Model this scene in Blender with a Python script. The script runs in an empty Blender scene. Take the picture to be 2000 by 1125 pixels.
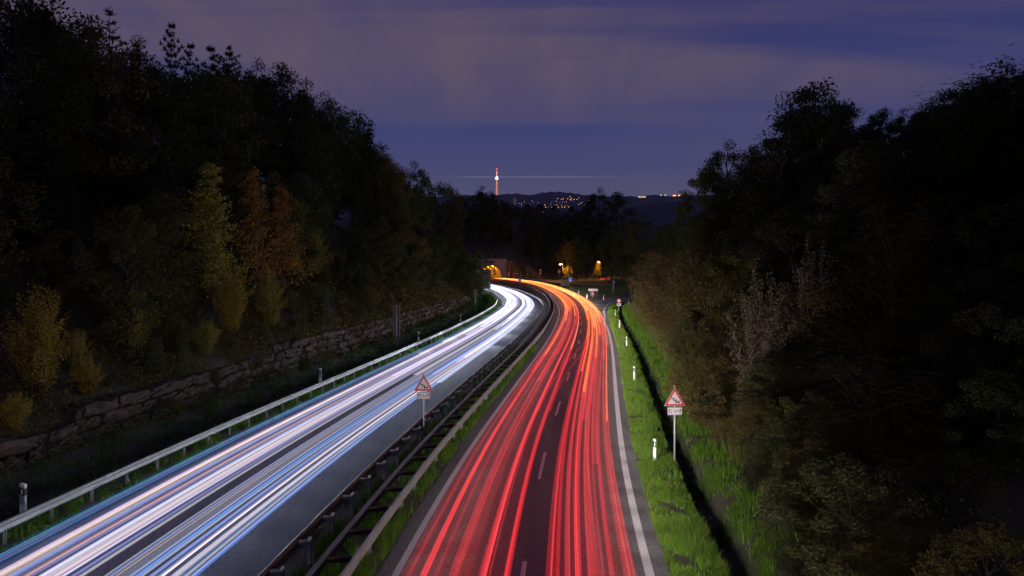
import bpy, bmesh, math, random
import numpy as np
from mathutils import Vector, Matrix

R = math.radians
rng = np.random.default_rng(7)
random.seed(7)
SC = bpy.context.scene
COL = SC.collection

# ------------------------------------------------------------------ camera
CAM_H = 8.6
cd = bpy.data.cameras.new('camera'); cam = bpy.data.objects.new('camera', cd); COL.objects.link(cam)
cam.location = (0, 0, CAM_H); cam.rotation_euler = (R(90), 0, 0)
cd.sensor_width = 36; cd.lens = 36 * 1400 / 2000; cd.shift_y = -47.5 / 2000
cd.clip_start = 0.3; cd.clip_end = 20000
SC.camera = cam

# ------------------------------------------------------------------ sky (night, afterglow and thin cloud lit by the town)
w = bpy.data.worlds.new('World'); SC.world = w; w.use_nodes = True
nt = w.node_tree; nt.nodes.clear(); N = nt.nodes.new; LK = nt.links.new
def mathn(op, a, b=None, tree=None, clamp=False):
    t = tree or nt
    n = t.nodes.new('ShaderNodeMath'); n.operation = op; n.use_clamp = clamp
    for i, v in enumerate((a, b)):
        if v is None: continue
        if isinstance(v, (int, float)): n.inputs[i].default_value = v
        else: t.links.new(v, n.inputs[i])
    return n.outputs[0]
tc = N('ShaderNodeTexCoord'); sep = N('ShaderNodeSeparateXYZ'); LK(tc.outputs['Generated'], sep.inputs[0])
zc = mathn('MAXIMUM', sep.outputs[2], 0.0)
ramp = N('ShaderNodeValToRGB'); LK(mathn('MULTIPLY', zc, 2.0), ramp.inputs[0])
e = ramp.color_ramp.elements
e[0].position = 0.0; e[0].color = (.080, .074, .140, 1)
e[1].position = 1.0; e[1].color = (.032, .034, .120, 1)
for p, c in ((.19, (.070, .070, .146, 1)), (.27, (.055, .058, .146, 1)), (.40, (.040, .048, .150, 1)), (.6, (.036, .038, .128, 1))):
    k = e.new(p); k.color = c
den = mathn('ADD', zc, 0.10)
comb = N('ShaderNodeCombineXYZ')
LK(mathn('DIVIDE', sep.outputs[0], den), comb.inputs[0]); LK(mathn('DIVIDE', sep.outputs[1], den), comb.inputs[1])
mp = N('ShaderNodeMapping'); LK(comb.outputs[0], mp.inputs[0])
mp.inputs['Rotation'].default_value = (0, 0, R(-20)); mp.inputs['Scale'].default_value = (.30, 1.1, 1)
mp.inputs['Location'].default_value = (1.7, 8.1, 0)
n1 = N('ShaderNodeTexNoise'); n1.inputs['Scale'].default_value = 1.15; n1.inputs['Detail'].default_value = 5
n1.inputs['Roughness'].default_value = .52; n1.inputs['Distortion'].default_value = .35
LK(mp.outputs[0], n1.inputs['Vector'])
cr = N('ShaderNodeValToRGB'); LK(n1.outputs['Fac'], cr.inputs[0])
cr.color_ramp.elements[0].position = .40; cr.color_ramp.elements[0].color = (0, 0, 0, 1)
cr.color_ramp.elements[1].position = .60; cr.color_ramp.elements[1].color = (1, 1, 1, 1)
up = N('ShaderNodeMapRange'); LK(zc, up.inputs[0]); up.inputs[1].default_value = .165; up.inputs[2].default_value = .265
up.inputs[3].default_value = .2; up.inputs[4].default_value = .92
mp2 = N('ShaderNodeMapping'); LK(comb.outputs[0], mp2.inputs[0])
mp2.inputs['Rotation'].default_value = (0, 0, R(50)); mp2.inputs['Scale'].default_value = (2.2, .5, 1); mp2.inputs['Location'].default_value = (4.6, 3.2, 0)
n2 = N('ShaderNodeTexNoise'); n2.inputs['Scale'].default_value = 1.5; n2.inputs['Detail'].default_value = 5; n2.inputs['Roughness'].default_value = .5; n2.inputs['Distortion'].default_value = .5
LK(mp2.outputs[0], n2.inputs['Vector'])
w1 = N('ShaderNodeMapRange'); LK(n2.outputs['Fac'], w1.inputs[0]); w1.inputs[1].default_value = .36; w1.inputs[2].default_value = .66; w1.inputs[3].default_value = .66; w1.inputs[4].default_value = 1.06
fac = mathn('MULTIPLY', mathn('MULTIPLY', cr.outputs[0], up.outputs[0]), w1.outputs[0], None, True)
mixc = N('ShaderNodeMix'); mixc.data_type = 'RGBA'; LK(fac, mixc.inputs['Factor'])
LK(ramp.outputs[0], mixc.inputs['A']); mixc.inputs['B'].default_value = (.104, .078, .122, 1)
sky = N('ShaderNodeTexSky'); sky.sky_type = 'NISHITA'; sky.sun_disc = False
sky.sun_elevation = R(-6); sky.sun_rotation = R(200)
bg1 = N('ShaderNodeBackground'); LK(mixc.outputs['Result'], bg1.inputs[0]); bg1.inputs[1].default_value = 1.1
bg2 = N('ShaderNodeBackground'); LK(sky.outputs[0], bg2.inputs[0]); bg2.inputs[1].default_value = .05
addw = N('ShaderNodeAddShader'); LK(bg1.outputs[0], addw.inputs[0]); LK(bg2.outputs[0], addw.inputs[1])
wo = N('ShaderNodeOutputWorld'); LK(addw.outputs[0], wo.inputs[0])

vs = SC.view_settings; vs.view_transform = 'Standard'; vs.look = 'None'; vs.exposure = 0; vs.gamma = 1; vs.use_curve_mapping = False
cy = SC.cycles; cy.max_bounces = 5; cy.diffuse_bounces = 2; cy.glossy_bounces = 2; cy.transmission_bounces = 3
cy.transparent_max_bounces = 96; cy.use_denoising = True; cy.caustics_reflective = False; cy.caustics_refractive = False
cy.sample_clamp_indirect = 3

# ------------------------------------------------------------------ helpers
def mat(name, col, rough=.8, metal=0.0, noise=None, emit=None, estr=0):
    m = bpy.data.materials.new(name); m.use_nodes = True; t = m.node_tree; b = t.nodes['Principled BSDF']
    b.inputs['Base Color'].default_value = (*col, 1); b.inputs['Roughness'].default_value = rough; b.inputs['Metallic'].default_value = metal
    if noise:
        sc, col2, lo, hi = noise
        tx = t.nodes.new('ShaderNodeTexCoord'); nn = t.nodes.new('ShaderNodeTexNoise'); nn.inputs['Scale'].default_value = sc; nn.inputs['Detail'].default_value = 6
        nn.inputs['Roughness'].default_value = .65
        t.links.new(tx.outputs['Object'], nn.inputs['Vector'])
        rp = t.nodes.new('ShaderNodeValToRGB'); t.links.new(nn.outputs['Fac'], rp.inputs[0])
        rp.color_ramp.elements[0].position = lo; rp.color_ramp.elements[0].color = (*col, 1)
        rp.color_ramp.elements[1].position = hi; rp.color_ramp.elements[1].color = (*col2, 1)
        t.links.new(rp.outputs[0], b.inputs['Base Color'])
        bp = t.nodes.new('ShaderNodeBump'); bp.inputs['Strength'].default_value = .35; bp.inputs['Distance'].default_value = .02
        t.links.new(nn.outputs['Fac'], bp.inputs['Height']); t.links.new(bp.outputs[0], b.inputs['Normal'])
    if emit:
        b.inputs['Emission Color'].default_value = (*emit, 1); b.inputs['Emission Strength'].default_value = estr
    return m

def leafmat(name, c1, c2, trans=.25):
    m = bpy.data.materials.new(name); m.use_nodes = True; t = m.node_tree; t.nodes.clear(); n = t.nodes.new
    g = n('ShaderNodeNewGeometry'); oi = n('ShaderNodeObjectInfo')
    mx = n('ShaderNodeMix'); mx.data_type = 'RGBA'
    mx.inputs['A'].default_value = (*c1, 1); mx.inputs['B'].default_value = (*c2, 1)
    a = mathn('MULTIPLY', g.outputs['Random Per Island'], .65, t); b = mathn('MULTIPLY', oi.outputs['Random'], .35, t)
    t.links.new(mathn('ADD', a, b, t), mx.inputs['Factor'])
    d = n('ShaderNodeBsdfDiffuse'); tr = n('ShaderNodeBsdfTranslucent'); ms = n('ShaderNodeMixShader'); ms.inputs[0].default_value = trans
    gl = n('ShaderNodeBsdfGlossy'); gl.inputs['Roughness'].default_value = .5; gl.inputs['Color'].default_value = (.5, .5, .5, 1)
    m2 = n('ShaderNodeMixShader'); m2.inputs[0].default_value = .03
    t.links.new(mx.outputs['Result'], d.inputs[0]); t.links.new(mx.outputs['Result'], tr.inputs[0])
    t.links.new(d.outputs[0], ms.inputs[1]); t.links.new(tr.outputs[0], ms.inputs[2])
    t.links.new(ms.outputs[0], m2.inputs[1]); t.links.new(gl.outputs[0], m2.inputs[2])
    o = n('ShaderNodeOutputMaterial'); t.links.new(m2.outputs[0], o.inputs[0])
    return m

def np_mesh(name, V, F, smooth=False):
    V = np.asarray(V, np.float32); F = np.asarray(F, np.int32); k = F.shape[1]
    me = bpy.data.meshes.new(name); me.vertices.add(len(V)); me.vertices.foreach_set('co', V.ravel())
    me.loops.add(F.size); me.loops.foreach_set('vertex_index', F.ravel())
    me.polygons.add(len(F)); me.polygons.foreach_set('loop_start', np.arange(0, F.size, k, dtype=np.int32))
    if smooth: me.polygons.foreach_set('use_smooth', np.ones(len(F), bool))
    me.update(calc_edges=True); me.validate()
    return me

def link(name, me, m=None, parent=None, loc=None):
    o = bpy.data.objects.new(name, me); COL.objects.link(o)
    if m is not None: me.materials.append(m)
    if parent is not None: o.parent = parent
    if loc is not None: o.location = loc
    return o

def tag(o, label, cat, group=None):
    o['label'] = label; o['category'] = cat
    if group: o['group'] = group
    return o

def thing(name, label, cat, loc=(0, 0, 0), rz=0, group=None):
    o = bpy.data.objects.new(name, None); COL.objects.link(o); o.location = loc; o.rotation_euler = (0, 0, rz)
    o.empty_display_size = .2
    return tag(o, label, cat, group)

def struct(name, me, m, kind='structure'):
    o = link(name, me, m); o['kind'] = kind; return o

class MB:
    """collects shapes with a material index, builds ONE mesh object"""
    def __init__(s): s.v = []; s.f = []; s.mi = []
    def add(s, V, F, mi=0):
        b = len(s.v); s.v += [tuple(p) for p in V]; s.f += [tuple(i + b for i in f) for f in F]; s.mi += [mi] * len(F)
    def box(s, c, d, rz=0, mi=0, bev=0):
        x, y, z = d[0] / 2, d[1] / 2, d[2] / 2
        ca, sa = math.cos(rz), math.sin(rz)
        if bev <= 0:
            P = [(sx * x, sy * y, sz * z) for sx in (-1, 1) for sy in (-1, 1) for sz in (-1, 1)]
            F = [(0, 1, 3, 2), (4, 6, 7, 5), (0, 4, 5, 1), (2, 3, 7, 6), (0, 2, 6, 4), (1, 5, 7, 3)]
        else:
            bm = bmesh.new(); bmesh.ops.create_cube(bm, size=1)
            for q in bm.verts: q.co = (q.co.x * d[0], q.co.y * d[1], q.co.z * d[2])
            bmesh.ops.bevel(bm, geom=bm.edges[:], offset=bev, segments=2, affect='EDGES')
            bm.verts.index_update(); P = [tuple(q.co) for q in bm.verts]; F = [tuple(q.index for q in f.verts) for f in bm.faces]; bm.free()
        s.add([(c[0] + px * ca - py * sa, c[1] + px * sa + py * ca, c[2] + pz) for px, py, pz in P], F, mi)
    def tube(s, pts, rad, n=8, mi=0, cap=True):
        pts = [Vector(p) for p in pts]
        if isinstance(rad, (int, float)): rad = [rad] * len(pts)
        V = []; F = []
        for i, p in enumerate(pts):
            a = pts[max(i - 1, 0)]; b = pts[min(i + 1, len(pts) - 1)]; t = (b - a).normalized()
            u = t.cross(Vector((0, 0, 1)));
            if u.length < 1e-3: u = t.cross(Vector((0, 1, 0)))
            u.normalize(); v = t.cross(u)
            for k in range(n):
                q = 2 * math.pi * k / n
                V.append(p + (u * math.cos(q) + v * math.sin(q)) * rad[i])
        for i in range(len(pts) - 1):
            for k in range(n): F.append((i * n + k, i * n + (k + 1) % n, (i + 1) * n + (k + 1) % n, (i + 1) * n + k))
        if cap: F.append(tuple(range(n))[::-1]); F.append(tuple((len(pts) - 1) * n + k for k in range(n)))
        s.add(V, F, mi)
    def prism(s, poly, y0, y1, mi=0):
        """polygon in x,z extruded from y0 to y1"""
        n = len(poly); V = [(x, y0, z) for x, z in poly] + [(x, y1, z) for x, z in poly]
        F = [tuple(range(n)), tuple(range(2 * n - 1, n - 1, -1))] + [(i, i + n, (i + 1) % n + n, (i + 1) % n) for i in range(n)]
        s.add(V, F, mi)
    def mesh(s, name, mats=(), smooth=False):
        me = bpy.data.meshes.new(name); me.from_pydata(s.v, [], s.f)
        for m in mats: me.materials.append(m)
        for p, i in zip(me.polygons, s.mi): p.material_index = i; p.use_smooth = smooth
        bm = bmesh.new(); bm.from_mesh(me); bmesh.ops.recalc_face_normals(bm, faces=bm.faces[:]); bm.to_mesh(me); bm.free()
        me.update(); return me
    def build(s, name, mats, parent=None, smooth=False):
        if not isinstance(mats, (list, tuple)): mats = [mats]
        return link(name, s.mesh(name, mats, smooth), None, parent)

def copy_tree(o, parent=None):
    c = o.copy(); COL.objects.link(c)
    if parent is not None: c.parent = parent
    for ch in KIDS.get(o.name, []): copy_tree_child(ch, c)
    return c
KIDS = {}
def copy_tree_child(ch, p):
    c = ch.copy(); COL.objects.link(c); c.parent = p
    for g in ch.children: 
        d = g.copy(); COL.objects.link(d); d.parent = c

def dup(root, loc, rz=0, scale=None, label=None, group=None):
    r = root.copy(); COL.objects.link(r); r.location = loc; r.rotation_euler = (0, 0, rz)
    if scale is not None: r.scale = scale if isinstance(scale, (tuple, list)) else (scale,) * 3
    if label: r['label'] = label
    if group: r['group'] = group
    for ch in list(root.children): copy_tree_child(ch, r)
    return r

def text_mesh(body, size, extrude=.002):
    cu = bpy.data.curves.new('lettering', 'FONT'); cu.body = body; cu.size = size; cu.extrude = extrude
    cu.align_x = 'CENTER'; cu.align_y = 'CENTER'
    o = bpy.data.objects.new('tmp', cu); COL.objects.link(o)
    me = bpy.data.meshes.new_from_object(o.evaluated_get(bpy.context.evaluated_depsgraph_get()))
    bpy.data.objects.remove(o); bpy.data.curves.remove(cu)
    me.transform(Matrix.Rotation(R(90), 4, 'X')); return me

# ------------------------------------------------------------------ road alignment: x of the median-side edge line of the right carriageway, against y
LY = np.array([-30, 5, 20, 30, 43, 55, 70, 91, 110, 128, 145, 172, 200, 230, 263, 300, 330, 360, 390, 420, 460.])
LXV = np.array([-6.4, -4.2, -3.2, -2.3, -.75, .8, 2.75, 5.2, 7.05, 8.45, 9.35, 10.05, 10.1, 9.5, 8.0, 4.8, .6, -5., -13., -23., -38.])
def nat_spline(xs, ys):
    n = len(xs); h = np.diff(xs); A = np.zeros((n, n)); r = np.zeros(n); A[0, 0] = A[-1, -1] = 1
    for i in range(1, n - 1):
        A[i, i - 1] = h[i - 1]; A[i, i] = 2 * (h[i - 1] + h[i]); A[i, i + 1] = h[i]
        r[i] = 6 * ((ys[i + 1] - ys[i]) / h[i] - (ys[i] - ys[i - 1]) / h[i - 1])
    m = np.linalg.solve(A, r)
    def f(x):
        x = np.asarray(x, float); xc = np.clip(x, xs[0], xs[-1]); i = np.clip(np.searchsorted(xs, xc) - 1, 0, n - 2)
        a = (xs[i + 1] - xc) / h[i]; b = (xc - xs[i]) / h[i]
        return a * ys[i] + b * ys[i + 1] + ((a**3 - a) * m[i] + (b**3 - b) * m[i + 1]) * h[i]**2 / 6
    return f
Lx = nat_spline(LY, LXV)
def Lk(y): return np.sqrt(1 + ((Lx(np.asarray(y) + 1.) - Lx(np.asarray(y) - 1.)) / 2) ** 2)
EY = [-50, 138, 160, 183, 206, 229, 278, 310, 390, 460]; EV = [0, 0, .7, 2.2, 4, 6.2, 11, 13.5, 17, 18]
def ee(y): return np.interp(y, EY, EV)
def exshift(y):
    """the right verge steps aside for the exit road"""
    return np.interp(y, [98, 110, 119, 126, 139, 154, 163, 172, 186, 225], [0, .2, .7, .95, 2.1, 4.5, 7, 9, 9, 0])
def PX(o, y):
    """world x of lateral offset o (metres right of the edge line) at y; the left carriageway drifts apart far off"""
    o = np.asarray(o, float); y = np.asarray(y, float)
    return Lx(y) + np.where(o < -2.0, o - ee(y), np.where(o > 7.3, o + exshift(y), o)) * Lk(y)
def sstep(a, b, x):
    t = np.clip((np.asarray(x, float) - a) / (b - a), 0, 1); return t * t * (3 - 2 * t)

def vnoise(x, y, s=0):
    return (np.sin(x * .31 + y * .17 + s) + np.sin(x * .13 - y * .29 + 2.1 * s + 1) + np.sin(x * .71 + y * .53 + s * .7) * .5) / 2.5

def wallh(y): return np.interp(y, [10, 30, 40, 60, 120, 150, 175], [1.1, 1.25, 1.5, 2.0, 2.2, 1.6, .4])
def gz(x, y):
    """height of the land"""
    x = np.asarray(x, float); y = np.asarray(y, float)
    o = (x - Lx(y)) / Lk(y)
    t = -(o + np.where(o < -2, ee(y), 0))
    hw = wallh(y)
    left = np.interp(t, [0, 2, 3.3, 12, 12.6, 14.5, 16, 18.3, 18.6], [-.03, -.02, -.03, -.03, -.02, -.25, -.35, -.05, 0])
    up = .60 * np.clip(t - 19.6, 0, 22) + .40 * np.clip(t - 41.6, 0, 120)
    left = left + np.where(t > 18.6, np.clip((t - 18.6) / 1.0, 0, 1) * hw + up + .25 * vnoise(x, y) * sstep(19.6, 24, t), 0)
    q = o - 7; q = np.where(q > .3, np.maximum(q - exshift(y), .3), q)
    dm = 1 - sstep(148, 164, y)
    right = np.interp(q, [0, .5, .6, 1.6, 2.15, 2.4, 2.9, 3.25], [-.03, -.03, -.01, .02, -.06, -.62, -.62, -.02]) * dm + (-.03) * (1 - dm)
    rs = .42 * np.clip(q - 3.25, 0, 4) + .66 * np.clip(q - 7.25, 0, 20) + .40 * np.clip(q - 27.25, 0, 100)
    rs = rs + .2 * vnoise(x, y, 3) * sstep(4, 9, q)
    far = .03 * np.clip(q - 12, 0, 100) + .3 * np.clip(q - 60, 0, 100)
    fr = 1 - sstep(128, 162, y)
    right = right + np.where(q > 3.25, rs, 0) * fr + np.where(q > 6, far, 0) * (1 - fr)
    z = np.where(o < 0, left, np.where(q > 0, right, -.03))
    # hill over the tunnel
    hb = np.interp(x, [-60, -2.5, 15, 60], [10.8, 10.8, .6, 2.0])
    hill = hb + np.interp(x, [-60, 0, 34, 62, 120], [.30, .42, .42, .16, .10]) * np.clip(y - 392, 0, 95)
    z = np.where(y > 391.8, np.where(t > 26, np.maximum(z, hill), hill), z)
    return z
def gzf(x, y): return float(gz(x, y))

# ------------------------------------------------------------------ materials
M = {}
M['earth'] = mat('earth', (.030, .026, .018), .95, noise=(1.6, (.06, .055, .03), .35, .7))
def asphalt(name, c, c2):
    m = mat(name, c, .85); t = m.node_tree; b = t.nodes['Principled BSDF']
    tx = t.nodes.new('ShaderNodeTexCoord')
    n1 = t.nodes.new('ShaderNodeTexNoise'); n1.inputs['Scale'].default_value = 8; n1.inputs['Detail'].default_value = 6; n1.inputs['Roughness'].default_value = .8
    n2 = t.nodes.new('ShaderNodeTexNoise'); n2.inputs['Scale'].default_value = .55; n2.inputs['Detail'].default_value = 5
    mp = t.nodes.new('ShaderNodeMapping'); mp.inputs['Scale'].default_value = (1.6, .16, 1)
    t.links.new(tx.outputs['Object'], n1.inputs['Vector']); t.links.new(tx.outputs['Object'], mp.inputs[0]); t.links.new(mp.outputs[0], n2.inputs['Vector'])
    s = mathn('ADD', mathn('MULTIPLY', n1.outputs['Fac'], 1.3, t), mathn('MULTIPLY', n2.outputs['Fac'], .5, t), t)
    rp = t.nodes.new('ShaderNodeValToRGB'); t.links.new(s, rp.inputs[0])
    rp.color_ramp.elements[0].position = .74; rp.color_ramp.elements[0].color = (*c, 1)
    rp.color_ramp.elements[1].position = 1.06; rp.color_ramp.elements[1].color = (*c2, 1)
    t.links.new(rp.outputs[0], b.inputs['Base Color'])
    bp = t.nodes.new('ShaderNodeBump'); bp.inputs['Strength'].default_value = .5; bp.inputs['Distance'].default_value = .01
    t.links.new(n1.outputs['Fac'], bp.inputs['Height']); t.links.new(bp.outputs[0], b.inputs['Normal'])
    return m
M['asphalt'] = asphalt('asphalt', (.040, .038, .042), (.105, .101, .106))
M['asphalt_lit'] = asphalt('asphalt_lit', (.035, .038, .048), (.115, .122, .145))  # paler bluish copy of the asphalt, headlight put into the colour
M['paint'] = mat('road_paint', (.30, .29, .31), .7, noise=(14, (.42, .41, .44), .35, .6))
M['tar'] = mat('tar', (.02, .02, .022), .6)
M['galv'] = mat('galvanised_steel', (.17, .17, .175), .5, .2, noise=(3, (.26, .26, .265), .3, .7))
M['brown'] = mat('brown_coated_steel', (.07, .03, .027), .5, .1, noise=(4, (.12, .055, .05), .35, .7))
M['darkbrown'] = mat('dark_brown_steel', (.03, .012, .011), .55, .1)
M['post'] = mat('grey_steel', (.3, .3, .32), .5, .2)
M['white'] = mat('white_plastic', (.5, .5, .53), .5)
M['black'] = mat('black_plastic', (.012, .012, .014), .5)
M['refl'] = mat('reflector', (.55, .58, .65), .25)
M['orange_refl'] = mat('amber_reflector', (.75, .45, .38), .35)
M['sign_white'] = mat('sign_white', (.38, .34, .375), .5)
M['sign_red'] = mat('sign_red', (.30, .014, .018), .5)
M['sign_black'] = mat('sign_black', (.012, .010, .02), .6)
M['sign_blue'] = mat('sign_blue', (.02, .10, .60), .5)
M['sign_back'] = mat('sign_back', (.06, .055, .065), .6, .1)
M['rock'] = mat('sandstone', (.026, .016, .014), .95, noise=(2.6, (.105, .066, .055), .38, .72))
M['concrete'] = mat('concrete', (.20, .19, .18), .9, noise=(1.2, (.32, .31, .30), .3, .75))
M['lining'] = mat('tunnel_lining', (.45, .43, .40), .7, noise=(1.1, (.55, .53, .5), .3, .75))
M['wood'] = mat('weathered_wood', (.16, .12, .09), .9, noise=(6, (.26, .2, .16), .3, .7))
M['log'] = mat('old_timber', (.22, .18, .15), .9, noise=(4, (.34, .28, .24), .3, .7))
M['bark'] = mat('bark', (.022, .017, .013), .95, noise=(5, (.05, .038, .03), .3, .7))
M['roof_red'] = mat('roof_red', (.11, .035, .03), .9)
M['roof_shelter'] = mat('roof_tiles', (.13, .07, .05), .9)

# ------------------------------------------------------------------ ground sheets
ocols = [-150, -110, -80, -60, -48, -41.6, -36, -31, -27, -24, -22, -20.6, -19.6, -18.62, -18.3, -17, -16, -14.5, -13.4, -12.6, -12.0, -10, -8, -6, -3.3, -2.0,
         -1.2, 0, 3.5, 6.99, 7.01, 7.5, 7.6, 8.1, 8.6, 9.15, 9.25, 9.4, 9.6, 9.9, 10.05, 10.25, 10.8, 11.5, 12.4, 13.4, 14.25, 16, 18, 21, 25, 30, 34.3, 40, 50, 67, 90, 120, 160]
yrows = list(np.arange(-30, 60, 2.0)) + list(np.arange(60, 170, 3.0)) + list(np.arange(170, 385, 5.0)) + [386, 391.7, 391.9, 396, 402, 412, 425, 440, 455, 470, 487, 520, 600]
YY, OO = np.meshgrid(np.array(yrows), np.array(ocols), indexing='ij')
XX = PX(OO, YY)
ZZ = gz(XX, YY)
# extra median column drift: columns right of -2 stay, left ones follow
nr, nc = XX.shape
V = np.stack([XX, YY, ZZ], -1).reshape(-1, 3)
F = []
for i in range(nr - 1):
    for j in range(nc - 1):
        if abs(yrows[i] - 391.7) < .01 and -3 < ocols[j] and ocols[j + 1] < 9: continue
        if 391.8 < yrows[i] < 450 and False: continue
        F.append((i * nc + j, i * nc + j + 1, (i + 1) * nc + j + 1, (i + 1) * nc + j))
struct('terrain', np_mesh('terrain', V, F, True), M['earth'])
B = 12000
me = np_mesh('ground', [(-B, -600, -8), (B, -600, -8), (B, 14000, -8), (-B, 14000, -8)], [(0, 1, 2, 3)])
struct('ground', me, M['earth'])

def ribbon(name, o0, o1, y0, y1, z, m, step=2.0, jitter=0):
    ys = np.append(np.arange(y0, y1, step), y1)
    a0 = np.interp(ys, *o0) if isinstance(o0, tuple) else np.full_like(ys, o0)
    a1 = np.interp(ys, *o1) if isinstance(o1, tuple) else np.full_like(ys, o1)
    a0 = a0 + (rng.random(len(ys)) - .5) * jitter; a1 = a1 + (rng.random(len(ys)) - .5) * jitter
    Vv = []; Ff = []
    for i, yy in enumerate(ys):
        Vv += [(float(PX(a0[i], yy)), yy, z), (float(PX(a1[i], yy)), yy, z)]
        if i: b = 2 * i - 2; Ff.append((b, b + 1, b + 3, b + 2))
    return Vv, Ff
def ribbon_obj(name, *a, **k):
    Vv, Ff = ribbon(name, *a[:-1], M['asphalt'], **k)
    return struct(name, np_mesh(name, Vv, Ff), a[-1])
ribbon_obj('right_carriageway', ([0, 33, 38, 500], [-.55, -.55, -.85, -.85]), ([0, 112, 113, 500], [7.55, 7.55, 7.28, 7.28]), -28, 391.6, 0.0, M['asphalt'], step=1.0, jitter=.05)
ribbon_obj('left_carriageway', -11.45, -3.45, -28, 391.0, 0.004, M['asphalt_lit'], step=1.0, jitter=.08)
# markings
Vs = []; Fs = []
def addr(r):
    b = len(Vs); Vs.extend(r[0]); Fs.extend([tuple(i + b for i in f) for f in r[1]])
addr(ribbon('', -.1, .1, -20, 391, .008, None))
addr(ribbon('', 6.88, 7.13, -20, 99, .008, None))
addr(ribbon('', 6.9, 7.1, 186, 391, .008, None))
for k in range(-2, 28):
    y0 = 28.7 + 12 * k - 0.1; addr(ribbon('', 3.44, 3.57, y0, y0 + 4.1, .008, None, step=1))
for k in range(10):
    y0 = 116 + 6.2 * k; addr(ribbon('', 6.9, 7.08, y0, y0 + 2.6, .008, None, step=1))
addr(ribbon('', -11.1, -10.95, -20, 330, .008, None)); pass
for k in range(-2, 24):
    y0 = 24 + 12 * k; addr(ribbon('', -7.6, -7.47, y0, y0 + 4, .008, None, step=1))
# exit road
exL = [(13.4, 101), (14.9, 112), (16.6, 130), (17.2, 145), (18.2, 160), (20.5, 170), (26, 180), (34, 187.5), (46, 193), (70, 199), (110, 205)]
exR = [(13.0, 98), (14.3, 110), (15.5, 119), (16.25, 126), (18.2, 139), (21.0, 154), (23.8, 162), (28.5, 168), (37, 172.5), (60, 178), (110, 186)]
def path_strip(A, Bp, z, n=40):
    def rs(P):
        P = np.array(P, float); s = np.r_[0, np.cumsum(np.hypot(*np.diff(P, axis=0).T))]; q = np.linspace(0, s[-1], n)
        return np.c_[np.interp(q, s, P[:, 0]), np.interp(q, s, P[:, 1])]
    a, b = rs(A), rs(Bp); Vv = []; Ff = []
    for i in range(n):
        Vv += [(a[i][0], a[i][1], z), (b[i][0], b[i][1], z)]
        if i: c = 2 * i - 2; Ff.append((c, c + 1, c + 3, c + 2))
    return Vv, Ff
def smooth_path(P, n=50):
    P = np.array(P, float); s = np.r_[0, np.cumsum(np.hypot(*np.diff(P, axis=0).T))]
    f, g = nat_spline(s, P[:, 0]), nat_spline(s, P[:, 1]); q = np.linspace(0, s[-1], n); return np.c_[f(q), g(q)]
exLs, exRs = smooth_path(exL), smooth_path(exR)
def offs(P, d):
    t = np.gradient(P, axis=0); t /= np.linalg.norm(t, axis=1)[:, None]; return P + np.c_[t[:, 1], -t[:, 0]] * d
Vv, Ff = path_strip(offs(exLs, -.6), offs(exRs, .75), -.006, 50); struct('exit_road', np_mesh('exit_road', Vv, Ff), M['asphalt_lit'])
addr(path_strip(offs(exLs[22:], .0), offs(exLs[22:], .28), .008, 50)); addr(path_strip(offs(exRs, -.26), exRs, .008, 50))
struct('road_paint', np_mesh('road_paint', Vs, Fs), M['paint'])
# transverse joint and old seams
Vs2 = []; Fs2 = []
Vs, Fs = Vs2, Fs2
for yy in (69.6, 33.9, 47.1): addr(ribbon('', -.8 if yy > 40 else -.5, 7.5, yy, yy + .12, .0055, None, step=.1))
for oo in (-.75, -.5): addr(ribbon('', oo + .15, oo + .2, 40, 180, .0055, None))
struct('road_seam', np_mesh('road_seam', Vs2, Fs2), M['tar'])
# side road with its verge beyond the junction
sA = [(18, 352), (28, 318), (36, 290), (46, 268), (62, 252), (100, 240)]; sB = [(14, 344), (22, 312), (30, 283), (41, 260), (60, 245), (100, 233)]
Vv, Ff = path_strip(smooth_path(sA), smooth_path(sB), .25, 40)
Vv = [(x, y, float(gz(x, y)) + .12) for x, y, z in Vv]
struct('side_road', np_mesh('side_road', Vv, Ff), M['asphalt'])

# ------------------------------------------------------------------ grass (nobody can count it)
def grass(name, xs, ys, hts, wid, m, lean=.35, zoff=-.02):
    n = len(xs); zs = gz(xs, ys) + zoff
    a = rng.random(n) * 2 * np.pi; dx, dy = np.cos(a), np.sin(a)
    lx, ly = rng.normal(0, lean, n) * hts, rng.normal(0, lean, n) * hts
    b0 = np.c_[xs - dx * wid, ys - dy * wid, zs]; b1 = np.c_[xs + dx * wid, ys + dy * wid, zs]
    m0 = np.c_[xs - dx * wid * .8 + lx * .35, ys - dy * wid * .8 + ly * .35, zs + hts * .55]; m1 = np.c_[xs + dx * wid * .8 + lx * .35, ys + dy * wid * .8 + ly * .35, zs + hts * .55]
    tp = np.c_[xs + lx, ys + ly, zs + hts]
    V = np.stack([b0, b1, m1, m0, tp, tp + (.001, 0, 0)], 1).reshape(-1, 3)
    i = np.arange(n)[:, None] * 6
    F = np.concatenate([i + np.array([[0, 1, 2, 3]]), i + np.array([[3, 2, 5, 4]])])
    me = np_mesh(name, V, F); return struct(name, me, m, 'stuff')
M['grass'] = leafmat('grass', (.038, .095, .009), (.135, .25, .018), .3)
M['grass_dark'] = leafmat('grass_shaded', (.03, .075, .012), (.06, .11, .02), .3)  # darker copy of the grass, shade put into its colour
M['grass_dry'] = leafmat('grass_dry', (.16, .13, .055), (.10, .14, .035), .3)
def logy(n, a, b): return a * (b / a) ** rng.random(n)
def clumpy(xs, ys, thr, s=1.0):
    v = vnoise(xs * 9 * s, ys * 6 * s, 1.3) + .6 * vnoise(xs * 23 * s, ys * 19 * s, 4) + rng.normal(0, .25, len(xs)); return v > thr
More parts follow.
